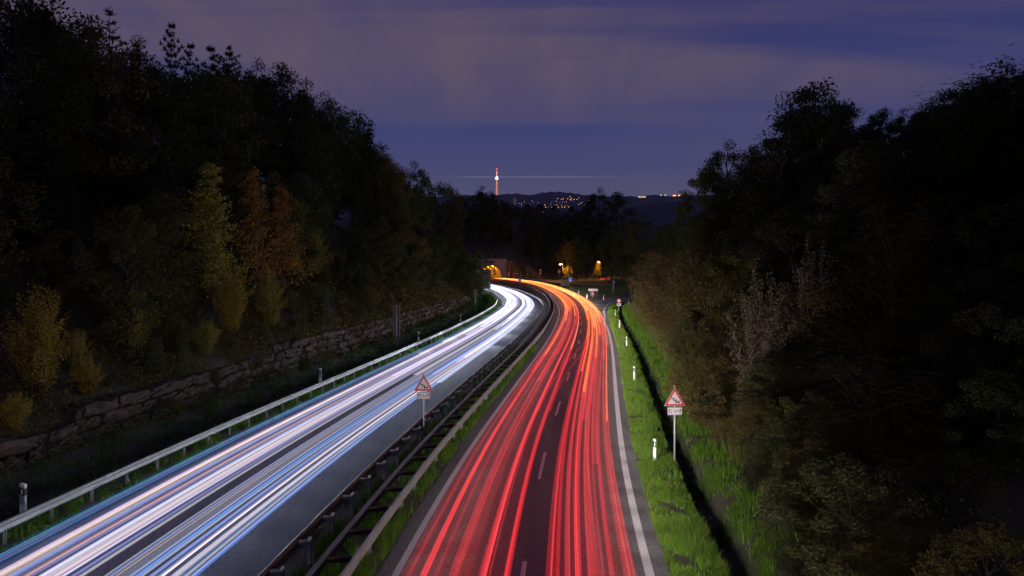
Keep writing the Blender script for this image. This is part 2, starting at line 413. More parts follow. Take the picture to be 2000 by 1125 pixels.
def verge(name, n, y0, y1, o0, o1, hlo, hhi, m, thr=-9, wsc=1.0, lean=.35):
    ys = logy(n, y0, y1); o = o0 + (o1 - o0) * rng.random(n); xs = PX(o, ys)
    k = clumpy(xs, ys, thr); xs, ys = xs[k], ys[k]
    h = (hlo + (hhi - hlo) * rng.random(len(xs))) * (.75 + .5 * (vnoise(xs * 4, ys * 3, 2) > 0)); wd = np.maximum(.010, .00042 * ys) * wsc
    grass(name, xs, ys, h, wd, m, lean)
verge('verge_grass', 70000, 13, 150, 7.55, 9.4, .10, .28, M['grass'], -.35)
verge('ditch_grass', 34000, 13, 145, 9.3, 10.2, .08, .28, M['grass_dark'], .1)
verge('verge_straw', 15000, 13, 120, 7.5, 9.3, .12, .3, M['grass_dry'], -.1)
verge('bank_grass', 52000, 13, 150, 10.15, 12.3, .12, .38, M['grass'], -.2)
verge('dry_grass', 34000, 13, 140, 11.3, 14, .3, .75, M['grass_dry'], -.1, 1.0, .25)
verge('median_grass', 34000, 12, 75, -2.9, -.58, .12, .36, M['grass'], -.25)
verge('median_edge_grass', 7000, 12, 90, -3.55, -3.2, .08, .2, M['grass_dry'], 0)
verge('left_verge_grass', 42000, 16, 330, -14.4, -11.75, .10, .3, M['grass'], -.2)
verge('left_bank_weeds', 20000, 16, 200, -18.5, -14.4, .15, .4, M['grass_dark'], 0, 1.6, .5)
ys = rng.uniform(150, 330, 24000); xs = PX(rng.uniform(7.4, 50, 24000), ys)
ok = np.ones(len(xs), bool)
eLx = np.interp(xs, exLs[:, 0], exLs[:, 1]); eRx = np.interp(xs, exRs[:, 0], exRs[:, 1])
ok &= ~((xs > 14) & (ys < eLx + 1.2) & (ys > eRx - 1))
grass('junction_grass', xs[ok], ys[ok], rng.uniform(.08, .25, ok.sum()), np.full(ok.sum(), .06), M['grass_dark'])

# ------------------------------------------------------------------ guardrails
WPROF = [(0, .155), (.05, .150), (.083, .115), (.083, .065), (.028, .028), (.020, 0), (.028, -.028), (.083, -.065), (.083, -.115), (.05, -.150), (0, -.155)]
def rail_mesh(o, y0, y1, side, zc, m, step=2.0):
    ys = np.append(np.arange(y0, y1, step), y1)
    prof = [(side * u, v) for u, v in WPROF]; prof = prof + [(u - side * .014, v) for u, v in prof[::-1]]
    n = len(prof); Vv = []; Ff = []
    for i, yy in enumerate(ys):
        zz = zc
        for u, v in prof: Vv.append((float(PX(o, yy)) + u, yy, zz + v))
        if i:
            for k in range(n): Ff.append(((i - 1) * n + k, (i - 1) * n + (k + 1) % n, i * n + (k + 1) % n, i * n + k))
    mb = MB(); mb.add(Vv, Ff); return mb
def heading(o, y): return math.atan2(float(PX(o, y + 1) - PX(o, y - 1)), 2.0)
def post_mesh():
    mb = MB(); mb.box((0, 0, 0), (.012, .10, 1)); mb.box((.03, .046, 0), (.055, .012, .998)); mb.box((.03, -.046, 0), (.055, .012, .998)); return mb.mesh('post', [M['post']])
pm = post_mesh()
def sub(name, me, parent, loc, rz=0, sc=(1, 1, 1), m=None):
    o = bpy.data.objects.new(name, me); COL.objects.link(o); o.parent = parent; o.location = loc; o.rotation_euler = (0, 0, rz); o.scale = sc
    if m is not None:
        o.material_slots[0].link = 'OBJECT'; o.material_slots[0].material = m
    return o
# left, silver, along the verge
g = thing('guardrail', 'galvanised single guardrail along the grass verge left of the white light trails', 'guardrail', (0, 0, 0))
rb_ = rail_mesh(-12.4, 10, 200, 1, .60, None)
for k in range(12):
    for dy in (-.12, 0, .12):
        yy = 13.9 + 4 * k + dy
        for dz in (-.09, .09): rb_.box((float(PX(-12.4, yy)) + .086, yy, .6 + dz), (.012, .03, .03), mi=1)
rb_.build('rail', [M['galv'], M['black']], g, True)
for k in range(95):
    yy = 11.9 + 2 * k
    if yy > 199: break
    sub('post', pm, g, (float(PX(-12.4, yy)) - .05, yy, .22), -heading(-12.4, yy), (1, 1, 1.0))
g2 = thing('guardrail', 'short guardrail end section standing on the grass below the large dark sign', 'guardrail', (0, 0, 0))
mb = MB()
for zz in (.35, .75): mb.box((-7.6, 196, zz), (4.2, .08, .22), .12)
mb.build('rail', M['galv'], g2); 
for xx in (-9.4, -7.6, -5.8): sub('post', pm, g2, (xx, 196.1 + (xx + 7.6) * .12, .45), 0, (1.4, 1.4, 1.2))
# median, brown, next to the left carriageway
g = thing('guardrail', 'dark brown single guardrail in the median beside the left carriageway', 'guardrail', (0, 0, 0))
rail_mesh(-2.98, 10, 380, -1, .62, None).build('rail', M['brown'], g, True)
mbp = MB(); mbp.box((0, 0, 0), (.30, .10, .16), bev=.01); brk = mbp.mesh('bracket', [M['post']])
for k in range(98):
    yy = 12.6 + 2 * k
    x = float(PX(-2.98, yy)); hd = -heading(-2.98, yy)
    p = sub('post', pm, g, (x + .30, yy, .26), hd, (1.3, 1.3, .95)); sub('bracket', brk, p, (-.11, 0, .34), 0, (.75, .75, 1))
pf = MB()
for k in range(60):
    yy = 210 + 2.8 * k; x = float(PX(-2.98, yy)); pf.box((x + .28, yy, .3), (.12, .12, .9))
o = pf.build('far_post', M['post'], g); o['kind'] = 'stuff'
# median, double, next to the right carriageway
g = thing('guardrail', 'double guardrail with brown rear rail and silver front rail beside the red light trails', 'guardrail', (0, 0, 0))
rail_mesh(-1.78, 10, 384, -1, .62, None).build('rear_rail', M['brown'], g, True)
cap = MB(); Vv, Ff = ribbon('', -1.83, -1.66, 10, 384, .785, None); cap.add(Vv, Ff); cap.build('top_flange', mat('flange_brown', (.13, .07, .068), .5), g)
rail_mesh(-.98, 10, 384, 1, .60, None).build('front_rail', M['galv'], g, True)
sp = MB(); sp.box((0, 0, 0), (.80, .16, .17), bev=.012); spm = sp.mesh('spacer', [M['darkbrown']])
for k in range(98):
    yy = 11.35 + 2 * k
    x = float(PX(-1.38, yy)); hd = -heading(-1.38, yy)
    p = sub('post', pm, g, (x + .16, yy, .22), hd, (1.9, 1.5, .90), M['galv']); sub('spacer', spm, p, (-.085, 0, .445), 0, (.50, .67, 1.0))
pf = MB()
for k in range(60):
    yy = 208 + 2.9 * k; x = float(PX(-1.38, yy)); pf.box((x, yy, .6), (.8, .2, .17)); pf.box((x, yy, .25), (.12, .12, .6))
o = pf.build('far_post', M['darkbrown'], g); o['kind'] = 'stuff'
# end of a rail near the tunnel
g = thing('guardrail', 'pale guardrail end beside the right lane below the timber slope', 'guardrail', (0, 0, 0))
mb = MB(); mb.box((13.2, 352, .62), (11.5, .12, .34), -.10, bev=.03); mb.build('rail', M['galv'], g)
for k in range(5): sub('post', pm, g, (8.2 + 2.4 * k, 352.6 - .24 * k, .2), 0, (2, 2, 1))

# ------------------------------------------------------------------ rock wall (large blocks in courses)
def rock_wall():
    mb = MB(); rr = random.Random(5)
    y = 14.0
    for course in range(4):
        y = 12.0 + rr.random()
        while y < 168:
            L = rr.choice((.7, 1.2, 1.6, 2.1, 2.8)) * rr.uniform(.85, 1.15); yc = y + L / 2
            hw = float(wallh(yc)); h = .62
            z0 = course * .56 - .12
            if z0 + .35 > hw: y += L; continue
            t = 18.45 + .28 * course + rr.uniform(-.12, .16)
            x = float(PX(-t - .45, yc)); rz = -heading(-19, yc)
            bm = bmesh.new(); bmesh.ops.create_cube(bm, size=1)
            bmesh.ops.subdivide_edges(bm, edges=bm.edges[:], cuts=3, use_grid_fill=True)
            for v in bm.verts:
                px, py, pz = v.co
                f = 1 - .10 * max(0, (abs(py) * 2) ** 4) - .08 * (abs(pz) * 2) ** 4
                n = .10 * math.sin(py * 9 + yc * 3.1 + pz * 7) + .07 * math.sin(pz * 13 + yc * 5 + py * 17) + rr.uniform(-.055, .055)
                v.co = ((px * f + n * .6) * 1.0, py * (L - .07) * (1 - .06 * (abs(pz) * 2) ** 3) + rr.uniform(-.02, .02), pz * (h - .03) * (1 - .14 * (abs(py) * 2) ** 4) + n * .5)
            bm.verts.index_update()
            ca, sa = math.cos(rz), math.sin(rz); tl = rr.uniform(-.10, .10); dz_ = rr.uniform(-.07, .07)
            P = [(x + v.co.x * ca - v.co.y * sa, yc + v.co.x * sa + v.co.y * ca, z0 + h / 2 + v.co.z + v.co.y * tl + dz_) for v in bm.verts]
            mb.add(P, [tuple(q.index for q in f.verts) for f in bm.faces]); bm.free()
            y += L
    o = mb.build('stone_wall', M['rock'])
    return tag(o, 'rough wall of stacked sandstone blocks below the left forest', 'wall')
rock_wall()

# ------------------------------------------------------------------ traffic signs
def rounded_tri(side, r=.05):
    h = side * math.sqrt(3) / 2; P = [(-side / 2, 0), (side / 2, 0), (0, h)]; out = []
    c = (0, h / 3)
    for i, p in enumerate(P):
        d = math.hypot(c[0] - p[0], c[1] - p[1]); cx, cz = p[0] + (c[0] - p[0]) * 2 * r / d, p[1] + (c[1] - p[1]) * 2 * r / d
        base = math.atan2(p[1] - c[1], p[0] - c[0])
        for k in range(-2, 3): a = base + k * R(28); out.append((cx + r * math.cos(a), cz + r * math.sin(a)))
    return out
def warning_sign(loc, rz, label, post_h, dz):
    t = thing('warning_sign', label, 'traffic sign', loc, rz, 'congestion warning signs')
    mb = MB(); mb.tube([(0, .05, -.3), (0, .05, post_h)], .036, 10); mb.box((0, .05, post_h + .012), (.08, .08, .03)); mb.build('post', M['post'], t, True)
    if dz: 
        mb = MB(); mb.tube([(0, .05, .25), (0, .05, .6)], .039, 10); mb.build('red_band', M['sign_red'], t, True)
    z1 = post_h - .84; S = .93
    p = MB(); p.prism(rounded_tri(S, .035), -.004, .012); tri = p.build('triangle_panel', M['sign_white'], t); tri.location = (0, 0, z1)
    ring = MB(); A = rounded_tri(S - .03, .03); Bp = rounded_tri(S - .30, .02); off = .075
    Bp = [(x, z + off) for x, z in Bp]; n = len(A)
    Vv = [(x, -.009, z + .009) for x, z in A] + [(x, -.009, z + .009) for x, z in Bp]
    ring.add(Vv, [(i, (i + 1) % n, n + (i + 1) % n, n + i) for i in range(n)])
    rg = ring.build('red_border', M['sign_red'], tri)
    pic = MB()
    def car(cx, cz, s, full):
        pic.box((cx, -.012, cz), (.20 * s, .006, .060 * s))
        pic.prism([(cx - .075 * s, cz + .03 * s), (cx - .06 * s, cz + .075 * s), (cx - .05 * s, cz + .075 * s), (cx - .062 * s, cz + .03 * s)], -.0145, -.0085)
        pic.prism([(cx + .075 * s, cz + .03 * s), (cx + .06 * s, cz + .075 * s), (cx + .05 * s, cz + .075 * s), (cx + .062 * s, cz + .03 * s)], -.0145, -.0085)
        pic.box((cx, -.0118, cz + .075 * s), (.125 * s, .006, .010 * s))
        pic.box((cx - .075 * s, -.0122, cz - .045 * s), (.03 * s, .006, .035 * s)); pic.box((cx + .075 * s, -.0122, cz - .045 * s), (.03 * s, .006, .035 * s))
    car(.115, .165, 1.0, 1); car(.0, .245, .78, 0); car(-.09, .315, .62, 0)
    pic.build('car_pictogram', M['sign_black'], tri)
    pl = MB(); pl.box((0, 0, 0), (.64, .012, .34), bev=.004); plate = pl.build('distance_plate', M['sign_white'], t); plate.location = (0, 0.002, z1 - .225)
    fr = MB()
    for dx, dz_, sx, sz in ((0, .155, .63, .014), (0, -.155, .63, .014), (-.308, 0, .014, .296), (.308, 0, .014, .296)): fr.box((dx, -.008, dz_), (sx, .004, sz))
    fr.build('plate_border', M['sign_black'], plate)
    tx = text_mesh('2 km', .20); lt = link('lettering', tx, M['sign_black'], plate, (0, -.009, -.005))
    for s in (-1, 1):
        ar = MB(); ar.box((s * .235, -.010, -.03), (.026, .004, .15)); ar.prism([(s * .235 - .05, .035), (s * .235 + .05, .035), (s * .235, .105)], -.0125, -.0075); ar.build('arrow', M['sign_black'], plate)
    return t
warning_sign((7.02, 30.9, -.05), R(2), 'congestion warning triangle with a 2 km plate standing in the right verge grass', 3.36, False)
warning_sign((-4.28 + .0, 34.7, 0), R(3), 'congestion warning triangle with a 2 km plate standing between the median guardrails', 3.28, True)

def disc(mb, r, y0, y1, cx=0, cz=0, mi=0, n=28):
    mb.prism([(cx + r * math.cos(2 * math.pi * k / n), cz + r * math.sin(2 * math.pi * k / n)) for k in range(n)], y0, y1, mi)
def pole(t, h, r=.035, m=None):
    mb = MB(); mb.tube([(0, .05, -.2), (0, .05, h)], r, 8); return mb.build('post', m or M['post'], t, True)
def round_panel(t, z, r, body=None, name='round_panel'):
    a = MB(); disc(a, r, 0, .012); p = a.build(name, M['sign_red'], t); p.location = (0, 0, z)
    b = MB(); disc(b, r * .76, -.004, 0); b.build('face', M['sign_white'], p)
    if body: link('lettering', text_mesh(body, r * .95), M['sign_black'], p, (0, -.007, 0))
    return p
# speed sign at the junction corner
t = thing('speed_limit_sign', 'round red and white speed limit sign with lorry plate at the exit road corner', 'traffic sign', (19.5, 130.6, gzf(19.5, 130.6)), R(3))
pole(t, 2.9); round_panel(t, 2.45, .36, '60')
pl = MB(); pl.box((0, 0, 0), (.72, .012, .42), bev=.004); p = pl.build('lorry_plate', M['sign_white'], t); p.location = (0, 0, 1.78)
lk = MB(); lk.box((-.07, -.009, .03), (.34, .004, .16)); lk.box((.16, -.009, 0), (.1, .004, .11)); disc(lk, .04, -.011, -.007, -.16, -.075); disc(lk, .04, -.011, -.007, .15, -.075); lk.build('lorry_pictogram', M['sign_black'], p)
# tunnel signs (blue with arch)
def tunnel_sign(loc, rz, label, h, s=1.15):
    t = thing('tunnel_sign', label, 'traffic sign', loc, rz, 'blue tunnel signs'); pole(t, h)
    a = MB(); a.box((0, 0, 0), (s, .014, s * 1.1), bev=.004); p = a.build('blue_panel', M['sign_blue'], t); p.location = (0, 0, h - s * .5)
    b = MB(); b.prism([(.27 * s * math.cos(q), -.12 * s + .36 * s * math.sin(q)) for q in np.linspace(0, math.pi, 15)], -.012, -.008); b.build('white_arch', M['sign_white'], p)
    b = MB(); b.prism([(.20 * s * math.cos(q), -.11 * s + .29 * s * math.sin(q)) for q in np.linspace(0, math.pi, 15)], -.016, -.0125); b.build('black_arch', M['sign_black'], p)
    b = MB(); b.box((0, -.010, -.33 * s), (.5 * s, .004, .12 * s)); b.build('white_strip', M['sign_white'], p)
tunnel_sign((3.0, 277, 0), R(2), 'blue tunnel sign on a post in the median between white and orange trails', 2.9)
tunnel_sign((20.5, 252, gzf(20.5, 252)), R(5), 'blue tunnel sign on a post beside the wooden shelter', 3.6, 1.15)
# arrow direction sign
t = thing('direction_sign', 'white arrow shaped direction sign on two posts at the exit', 'traffic sign', (21.7, 191, gzf(21.7, 191)), R(5))
a = MB(); a.prism([(-1.35, -.28), (1.05, -.28), (1.4, 0), (1.05, .28), (-1.35, .28)], 0, .03); p = a.build('arrow_panel', M['sign_white'], t); p.location = (0, 0, 1.65)
a = MB()
for k, (cx, ln) in enumerate(((-.85, .55), (-.25, .45), (.35, .5))):
    for q in range(int(ln / .1)): a.box((cx + q * .1 - ln / 2, -.006, .0), (.06, .004, .16 if q % 2 else .11))
a.build('lettering', mat('sign_grey', (.32, .32, .34)), p)
for xx in (-.85, .95): a = MB(); a.tube([(xx, .06, -.2), (xx, .06, 1.9)], .04, 8); a.build('post', M['post'], t, True)
# chevron marker
t = thing('chevron_marker', 'red and white chevron board on a short post where the exit lane splits', 'traffic sign', (20.6, 183, gzf(20.6, 183)), R(5)); pole(t, .6)
a = MB(); a.box((0, 0, 0), (.72, .014, 1.1), bev=.004); p = a.build('board', M['sign_red'], t); p.location = (0, 0, .95)
for zz in (-.42, .02):
    a = MB(); a.prism([(-.33, zz - .06), (0, zz + .26), (.33, zz - .06), (.33, zz + .12), (0, zz + .44), (-.33, zz + .12)], -.011, -.008); a.build('white_chevron', M['sign_white'], p)
# mast with give way sign and blue disc
t = thing('traffic_sign', 'blue disc below a give way triangle on a grey post beyond the exit sign', 'traffic sign', (31.5, 222, gzf(31.5, 222)), R(5)); pole(t, 4.2, .05)
a = MB(); a.prism([(-.42, .36), (.42, .36), (0, -.36)], 0, .012); p = a.build('triangle_panel', M['sign_back'], t); p.location = (0, 0, 3.85)
a = MB(); disc(a, .38, 0, .012); p = a.build('blue_disc', M['sign_blue'], t); p.location = (0, 0, 2.85)
a = MB(); a.prism([(-.16, .13), (-.1, .19), (.12, -.05), (.19, .02), (.19, -.18), (-.01, -.18), (.06, -.11)], -.006, -.003); a.build('white_arrow', M['sign_white'], p)
# bare posts and small signs of the junction
t = thing('signpost', 'tall thin grey post on the junction island right of the blue disc sign', 'post', (28.9, 205, gzf(28.9, 205))); pole(t, 3.4, .06); a = MB(); a.box((0, .02, 3.3), (.5, .03, .18)); a.build('panel', M['sign_back'], t)
t = thing('signpost', 'grey sign post on the grass edge of the exit road with narrow plate', 'post', (35.0, 197, gzf(35., 197))); pole(t, 2.4, .05); a = MB(); a.box((0, .02, 2.0), (.36, .03, .5)); a.build('panel', M['sign_back'], t)
t = thing('signpost', 'slim post near the side road between the red light dashes', 'post', (42.0, 275, gzf(42., 275))); pole(t, 4.6, .05); a = MB(); a.box((0, .02, 4.4), (.4, .03, .5)); a.build('panel', M['sign_back'], t)
# double round signs near the tunnel
t = thing('traffic_sign', 'post with two round red bordered signs above a small white plate near the guardrail end', 'traffic sign', (14.9, 376, gzf(14.9, 376)), R(3)); pole(t, 5.6, .05)
round_panel(t, 5.1, .52); round_panel(t, 3.9, .46)
a = MB(); a.box((0, 0, 3.2), (.9, .012, .45)); a.build('plate', M['sign_white'], t)
t = thing('traffic_sign', 'small warning triangle above a white plate in front of the timber slope', 'traffic sign', (-1.75, 376, 0), R(3)); pole(t, 4.4, .05)
a = MB(); a.prism(rounded_tri(1.1, .04), 0, .012); p = a.build('triangle_panel', M['sign_red'], t); p.location = (0, 0, 3.5)
a = MB(); a.prism([(x * .62, z * .62 + .17) for x, z in rounded_tri(1.1, .04)], -.004, 0); a.build('face', M['sign_white'], p)
a = MB(); a.box((0, 0, 3.0), (.9, .012, .65)); a.build('plate', M['sign_white'], t)
t = thing('traffic_sign', 'small blue square sign with white arrow in front of the timber slope', 'traffic sign', (1.0, 375, 0), R(3)); pole(t, 4.2, .05)
a = MB(); a.box((0, 0, 3.5), (.95, .012, .95)); p = a.build('blue_panel', M['sign_blue'], t)
a = MB(); a.prism([(-.12, 3.3), (.12, 3.3), (.12, 3.55), (.25, 3.55), (0, 3.85), (-.25, 3.55), (-.12, 3.55)], -.011, -.008); a.build('white_arrow', M['sign_white'], p)
t = thing('traffic_sign', 'small round red and white sign in front of the timber slope', 'traffic sign', (2.6, 374, 0), R(3)); pole(t, 3.9, .05); round_panel(t, 3.4, .48)

# sign backs on the left
def back_sign(loc, rz, label, wd, panels, top):
    t = thing('reversed_sign', label, 'traffic sign', loc, rz, 'traffic signs seen from behind')
    a = MB(); a.tube([(0, -.10, -.2), (0, -.10, top)], .05, 8); a.build('post', M['post'], t, True)
    for z0, z1 in panels:
        a = MB(); a.box((0, 0, (z0 + z1) / 2), (wd, .03, z1 - z0), bev=.01); p = a.build('panel', M['sign_back'], t)
        a = MB()
        for s in (-1, 1): a.box((s * (wd / 2 - .012), -.018, (z0 + z1) / 2), (.02, .02, z1 - z0 - .02))
        for zz in (z0 + .01, z1 - .01): a.box((0, -.0185, zz), (wd - .05, .02, .02))
        a.build('edge_frame', M['post'], p)
    return t
back_sign((-12.35, 76.7, gzf(-12.35, 76.7)), R(-4), 'two stacked dark sign backs on a tall post beside the stone wall', .70, [(1.25, 2.9), (3.05, 4.45)], 4.5)
back_sign((-7.1, 139, gzf(-7.1, 139)), R(-4), 'small dark sign back on a post farther along the left guardrail', .68, [(2.4, 3.9)], 3.95)
t = thing('sign_gantry', 'large dark rear side of a big traffic sign hiding the left road bend', 'traffic sign', (-8.6, 213, gzf(-8.6, 213)), R(-6))
a = MB(); a.box((0, 0, 4.25), (4.6, .16, 5.7), bev=.03); p = a.build('panel', M['sign_back'], t)
a = MB()
for k in range(5): a.box((0, -.10, 1.9 + k * 1.15), (4.4, .05, .08))
a.build('stiffener', M['post'], p)
for xx in (-1.6, .3, 1.9): a = MB(); a.tube([(xx, -.22, -.3), (xx, -.22, 6.9)], .09, 8); a.build('post', M['post'], t, True)

# ------------------------------------------------------------------ delineator posts
def delineator(right=True):
    t = thing('delineator_post', 'delineator', 'delineator post', (0, 0, 0))
    a = MB(); a.prism([(-.06, -.2), (.06, -.2), (.06, 1.02), (-.06, 1.06)], -.045, .045); a.build('post', M['white'], t)
    a = MB(); a.prism([(-.0625, .72), (.0625, .66), (.0625, .90), (-.0625, .96)], -.0475, .0475); b = a.build('black_band', M['black'], t)
    a = MB(); a.box((0, -.052, .81), (.04, .008, .16)); a.build('reflector', M['refl'] if right else M['orange_refl'], b)
    return t
dp = delineator(True)
spots = [(30.9, 8.3, 'nearest white delineator post by the warning triangle on the right verge'), (52.6, 8.4, 'white delineator post on the right verge just past the warning triangle'),
         (73.9, 8.5, 'white delineator post midway along the right verge grass'), (95.5, 8.6, 'white delineator post on the right verge approaching the exit lane'), (116, 8.6, 'white delineator post on the narrow verge before the speed limit sign')]
first = True
for y, o, lab in spots:
    x = float(PX(o, y)); q = dp if first else dup(dp, (0, 0, 0)); first = False
    q.location = (x, y, gzf(x, y)); q['label'] = lab; q['group'] = 'white delineator posts'
for x, y, lab in ((20.9 + .9, 170.5, 'white delineator post beside the speed limit sign at the exit road'), (18.6, 178, 'white delineator post left of the chevron board'), (16.7, 192, 'white delineator post in the grass left of the arrow sign'),
                  (18.9, 203, 'white delineator post behind the chevron board near the arrow sign'), (16.0, 233, 'white delineator post in front of the wooden shelter'), (11.6, 262, 'white delineator post left of the wooden shelter')):
    q = dup(dp, (x, y, gzf(x, y)), 0, None, lab, 'white delineator posts')
q = dup(dp, (24.2, 148.5, gzf(24.2, 148.5)), 0, None, 'white delineator post just right of the speed limit sign', 'white delineator posts')
dl = delineator(False)
for k, (y, o, lab) in enumerate(((24.6, -13.9, 'nearest pinkish delineator post behind the left guardrail at the picture edge'), (52, -14.2, 'pinkish delineator post behind the middle of the left guardrail'),
                 (80, -14.3, 'pinkish delineator post just past the stacked sign backs'), (107, -14.4, 'farthest pinkish delineator post by the guardrail bend'))):
    q = dl if k == 0 else dup(dl, (0, 0, 0)); x = float(PX(o, y)); q.location = (x, y, gzf(x, y) + .12); q['label'] = lab; q['group'] = 'pinkish delineator posts'
    q.scale = (1.4, 1.4, 1.06)

# ------------------------------------------------------------------ tunnel portal, timber slopes, lamp, shelter
def arch_pts(cx, half, zs, top, n=24, leg=2):
    return [(cx + half * math.cos(a), zs + (top - zs) * math.sin(a)) for a in np.linspace(0, math.pi, n)]
TY = 391.2; TCX = -11.3; TH = 5.7
t = thing('tunnel_portal', 'concrete tunnel portal with glowing orange arched mouth below the wooded hill', 'tunnel')
arc = [(TCX + TH, -.3)] + arch_pts(TCX, TH, 1.8, 7.6) + [(TCX - TH, -.3)]
outer = [(-3.0, -.3)]
n = len(arc)
def outp(x, z):
    x0, x1, zt = -26.0, -3.0, 11.0
    dx, dz = x - TCX, z - 1.8
    s = 1e9
    if dx > 1e-6: s = min(s, (x1 - TCX) / dx)
    if dx < -1e-6: s = min(s, (x0 - TCX) / dx)
    if dz > 1e-6: s = min(s, (zt - 1.8) / dz)
    return (TCX + dx * s, 1.8 + dz * s)
out = [(-3.0, -.3)] + [outp(x, z) for x, z in arc[1:-1]] + [(-26.0, -.3)]
mb = MB(); Vv = []
for yy in (TY - .3, TY + .5): Vv += [(x, yy, z) for x, z in arc] + [(x, yy, z) for x, z in out]
Ff = []
for i in range(n - 1):
    Ff += [(i, i + 1, n + i + 1, n + i), (2 * n + i, 3 * n + i, 3 * n + i + 1, 2 * n + i + 1), (i, 2 * n + i, 2 * n + i + 1, i + 1), (n + i, n + i + 1, 3 * n + i + 1, 3 * n + i)]
mb.add(Vv, Ff); mb.build('portal_wall', M['concrete'], t)
# corners missed by the radial fill
mb = MB(); mb.box((-3.9, TY + .1, 10.2), (1.8, .78, 1.58)); mb.box((-25.1, TY + .1, 10.2), (1.8, .78, 1.58)); mb.box((-14.5, TY + .0, 11.15), (23.6, 1.2, .3)); mb.build('parapet', M['concrete'], t)
mb = MB(); Vv = []; ai = [(TCX + TH + .02, -.3)] + arch_pts(TCX, TH + .02, 1.8, 7.62) + [(TCX - TH - .02, -.3)]; ao = [(TCX + TH + .45, -.3)] + arch_pts(TCX, TH + .45, 1.8, 8.05) + [(TCX - TH - .45, -.3)]
for yy in (TY - .42, TY - .28): Vv += [(x, yy, z) for x, z in ai] + [(x, yy, z) for x, z in ao]
Ff = []
for i in range(n - 1): Ff += [(i, i + 1, n + i + 1, n + i), (i, 2 * n + i, 2 * n + i + 1, i + 1), (n + i, n + i + 1, 3 * n + i + 1, 3 * n + i)]
mb.add(Vv, Ff); mb.build('arch_collar', mat('collar_concrete', (.12, .11, .11), .9), t)
# lining follows the bend
mb = MB(); Vv = []; Ff = []
yl = np.linspace(TY - .25, 455, 22)
for i, yy in enumerate(yl):
    cx = TCX + float(Lx(yy) - Lx(TY))
    Vv += [(cx + (x - TCX), yy, z) for x, z in arc]
    if i:
        for k in range(n - 1): Ff.append(((i - 1) * n + k, (i - 1) * n + k + 1, i * n + k + 1, i * n + k))
mb.add(Vv, Ff); mb.build('tunnel_lining', M['lining'], t, True)
me = np_mesh('tunnel_road', [(TCX + TH, TY - 1, -.012), (TCX - TH, TY - 1, -.012), (TCX - TH - 26, 456, -.012), (TCX + TH - 26, 456, -.012)], [(0, 1, 2, 3)]); link('tunnel_floor', me, M['asphalt'], t)
mb = MB(); mb.box((-12.8, TY - .45, 9.6), (6.0, .2, 1.5)); mb.build('blue_name_panel', mat('panel_blue', (.06, .06, .22), .6), t)
lampm = mat('sodium_lamp', (.8, .5, .2), .4, emit=(1, .36, .03), estr=5)
for k in range(5):
    yy = 396 + 11 * k; cx = TCX + float(Lx(yy) - Lx(TY))
    mb = MB(); mb.box((cx + 2.2, yy, 7.0), (.5, 1.6, .16), bev=.03); mb.build('ceiling_lamp', lampm, t)
    ld = bpy.data.lights.new('tunnel_light', 'POINT'); ld.energy = 1300; ld.color = (1, .30, .02); ld.shadow_soft_size = .3
    lo = bpy.data.objects.new('tunnel_light', ld); COL.objects.link(lo); lo.parent = t; lo.location = (cx + 2.0, yy, 6.4)
for k in range(4):
    mb = MB(); mb.tube([(-23 + 6.2 * k, TY + .2, 11.2), (-23 + 6.2 * k, TY + .2, 14.2)], .07, 6); mb.build('fence_post', M['post'], t)
# round signals in the mouth
s_ = thing('signal_mast', 'dark round lane signals on a post in front of the glowing tunnel mouth', 'traffic light', (-9.2, 372, 0)); pole(s_, 7.2, .06, M['black'])
for zz, r in ((6.6, .38), (4.3, .42), (3.2, .42)): a = MB(); disc(a, r, -.08, .06, 0, zz); a.build('signal_disc', M['black'], s_)
a = MB(); a.box((.55, 0, 5.5), (.34, .2, .95), bev=.03); a.build('signal_box', M['black'], s_)

def crib(name, label, x0, x1, y0, y1, ztop, rows, m, seed):
    rr = random.Random(seed); t = thing(name, label, 'retaining wall'); a = MB(); bq = MB()
    for r in range(rows):
        f = (r + .5) / rows; z = f * ztop
        xl = x0 + .4 * f; xr = x1 + (x0 - x1) * .72 * f
        nseg = max(1, int((xr - xl) / 2.2))
        for s in range(nseg):
            xa = xl + (xr - xl) * s / nseg; xb = xl + (xr - xl) * (s + 1) / nseg - .2
            ym = y0 + (y1 - y0) * ((xa + xb) / 2 - x0) / (x1 - x0) + 3.4 * f
            a.box(((xa + xb) / 2, ym + rr.uniform(-.15, .15), z - (xa + xb - 2 * x0) * .03 + rr.uniform(-.08, .08)), (xb - xa, .5, .34), math.atan2(y1 - y0, x1 - x0) + rr.uniform(-.02, .02), bev=.04)
    for c in range(4):
        fx = (c + .5) / 4; xx = x0 + (x1 - x0) * fx; zt = ztop * (1 - fx) * .95; yy = y0 + (y1 - y0) * fx
        bq.tube([(xx, yy + .6, 0), (xx, yy + .6 + 3.4 * zt / ztop, zt)], .16, 6)
    a.build('log_rows', m, t); bq.build('upright', M['wood'], t); return t
crib('timber_slope', 'stepped timber retaining slope lit orange right of the tunnel portal', -2.9, 9.0, 384, 381, 10.2, 9, M['log'], 3)
crib('timber_slope', 'grey stepped timber slope farther right with faint pale rows', 7.0, 18.5, 387, 384, 7.6, 8, M['wood'], 4)

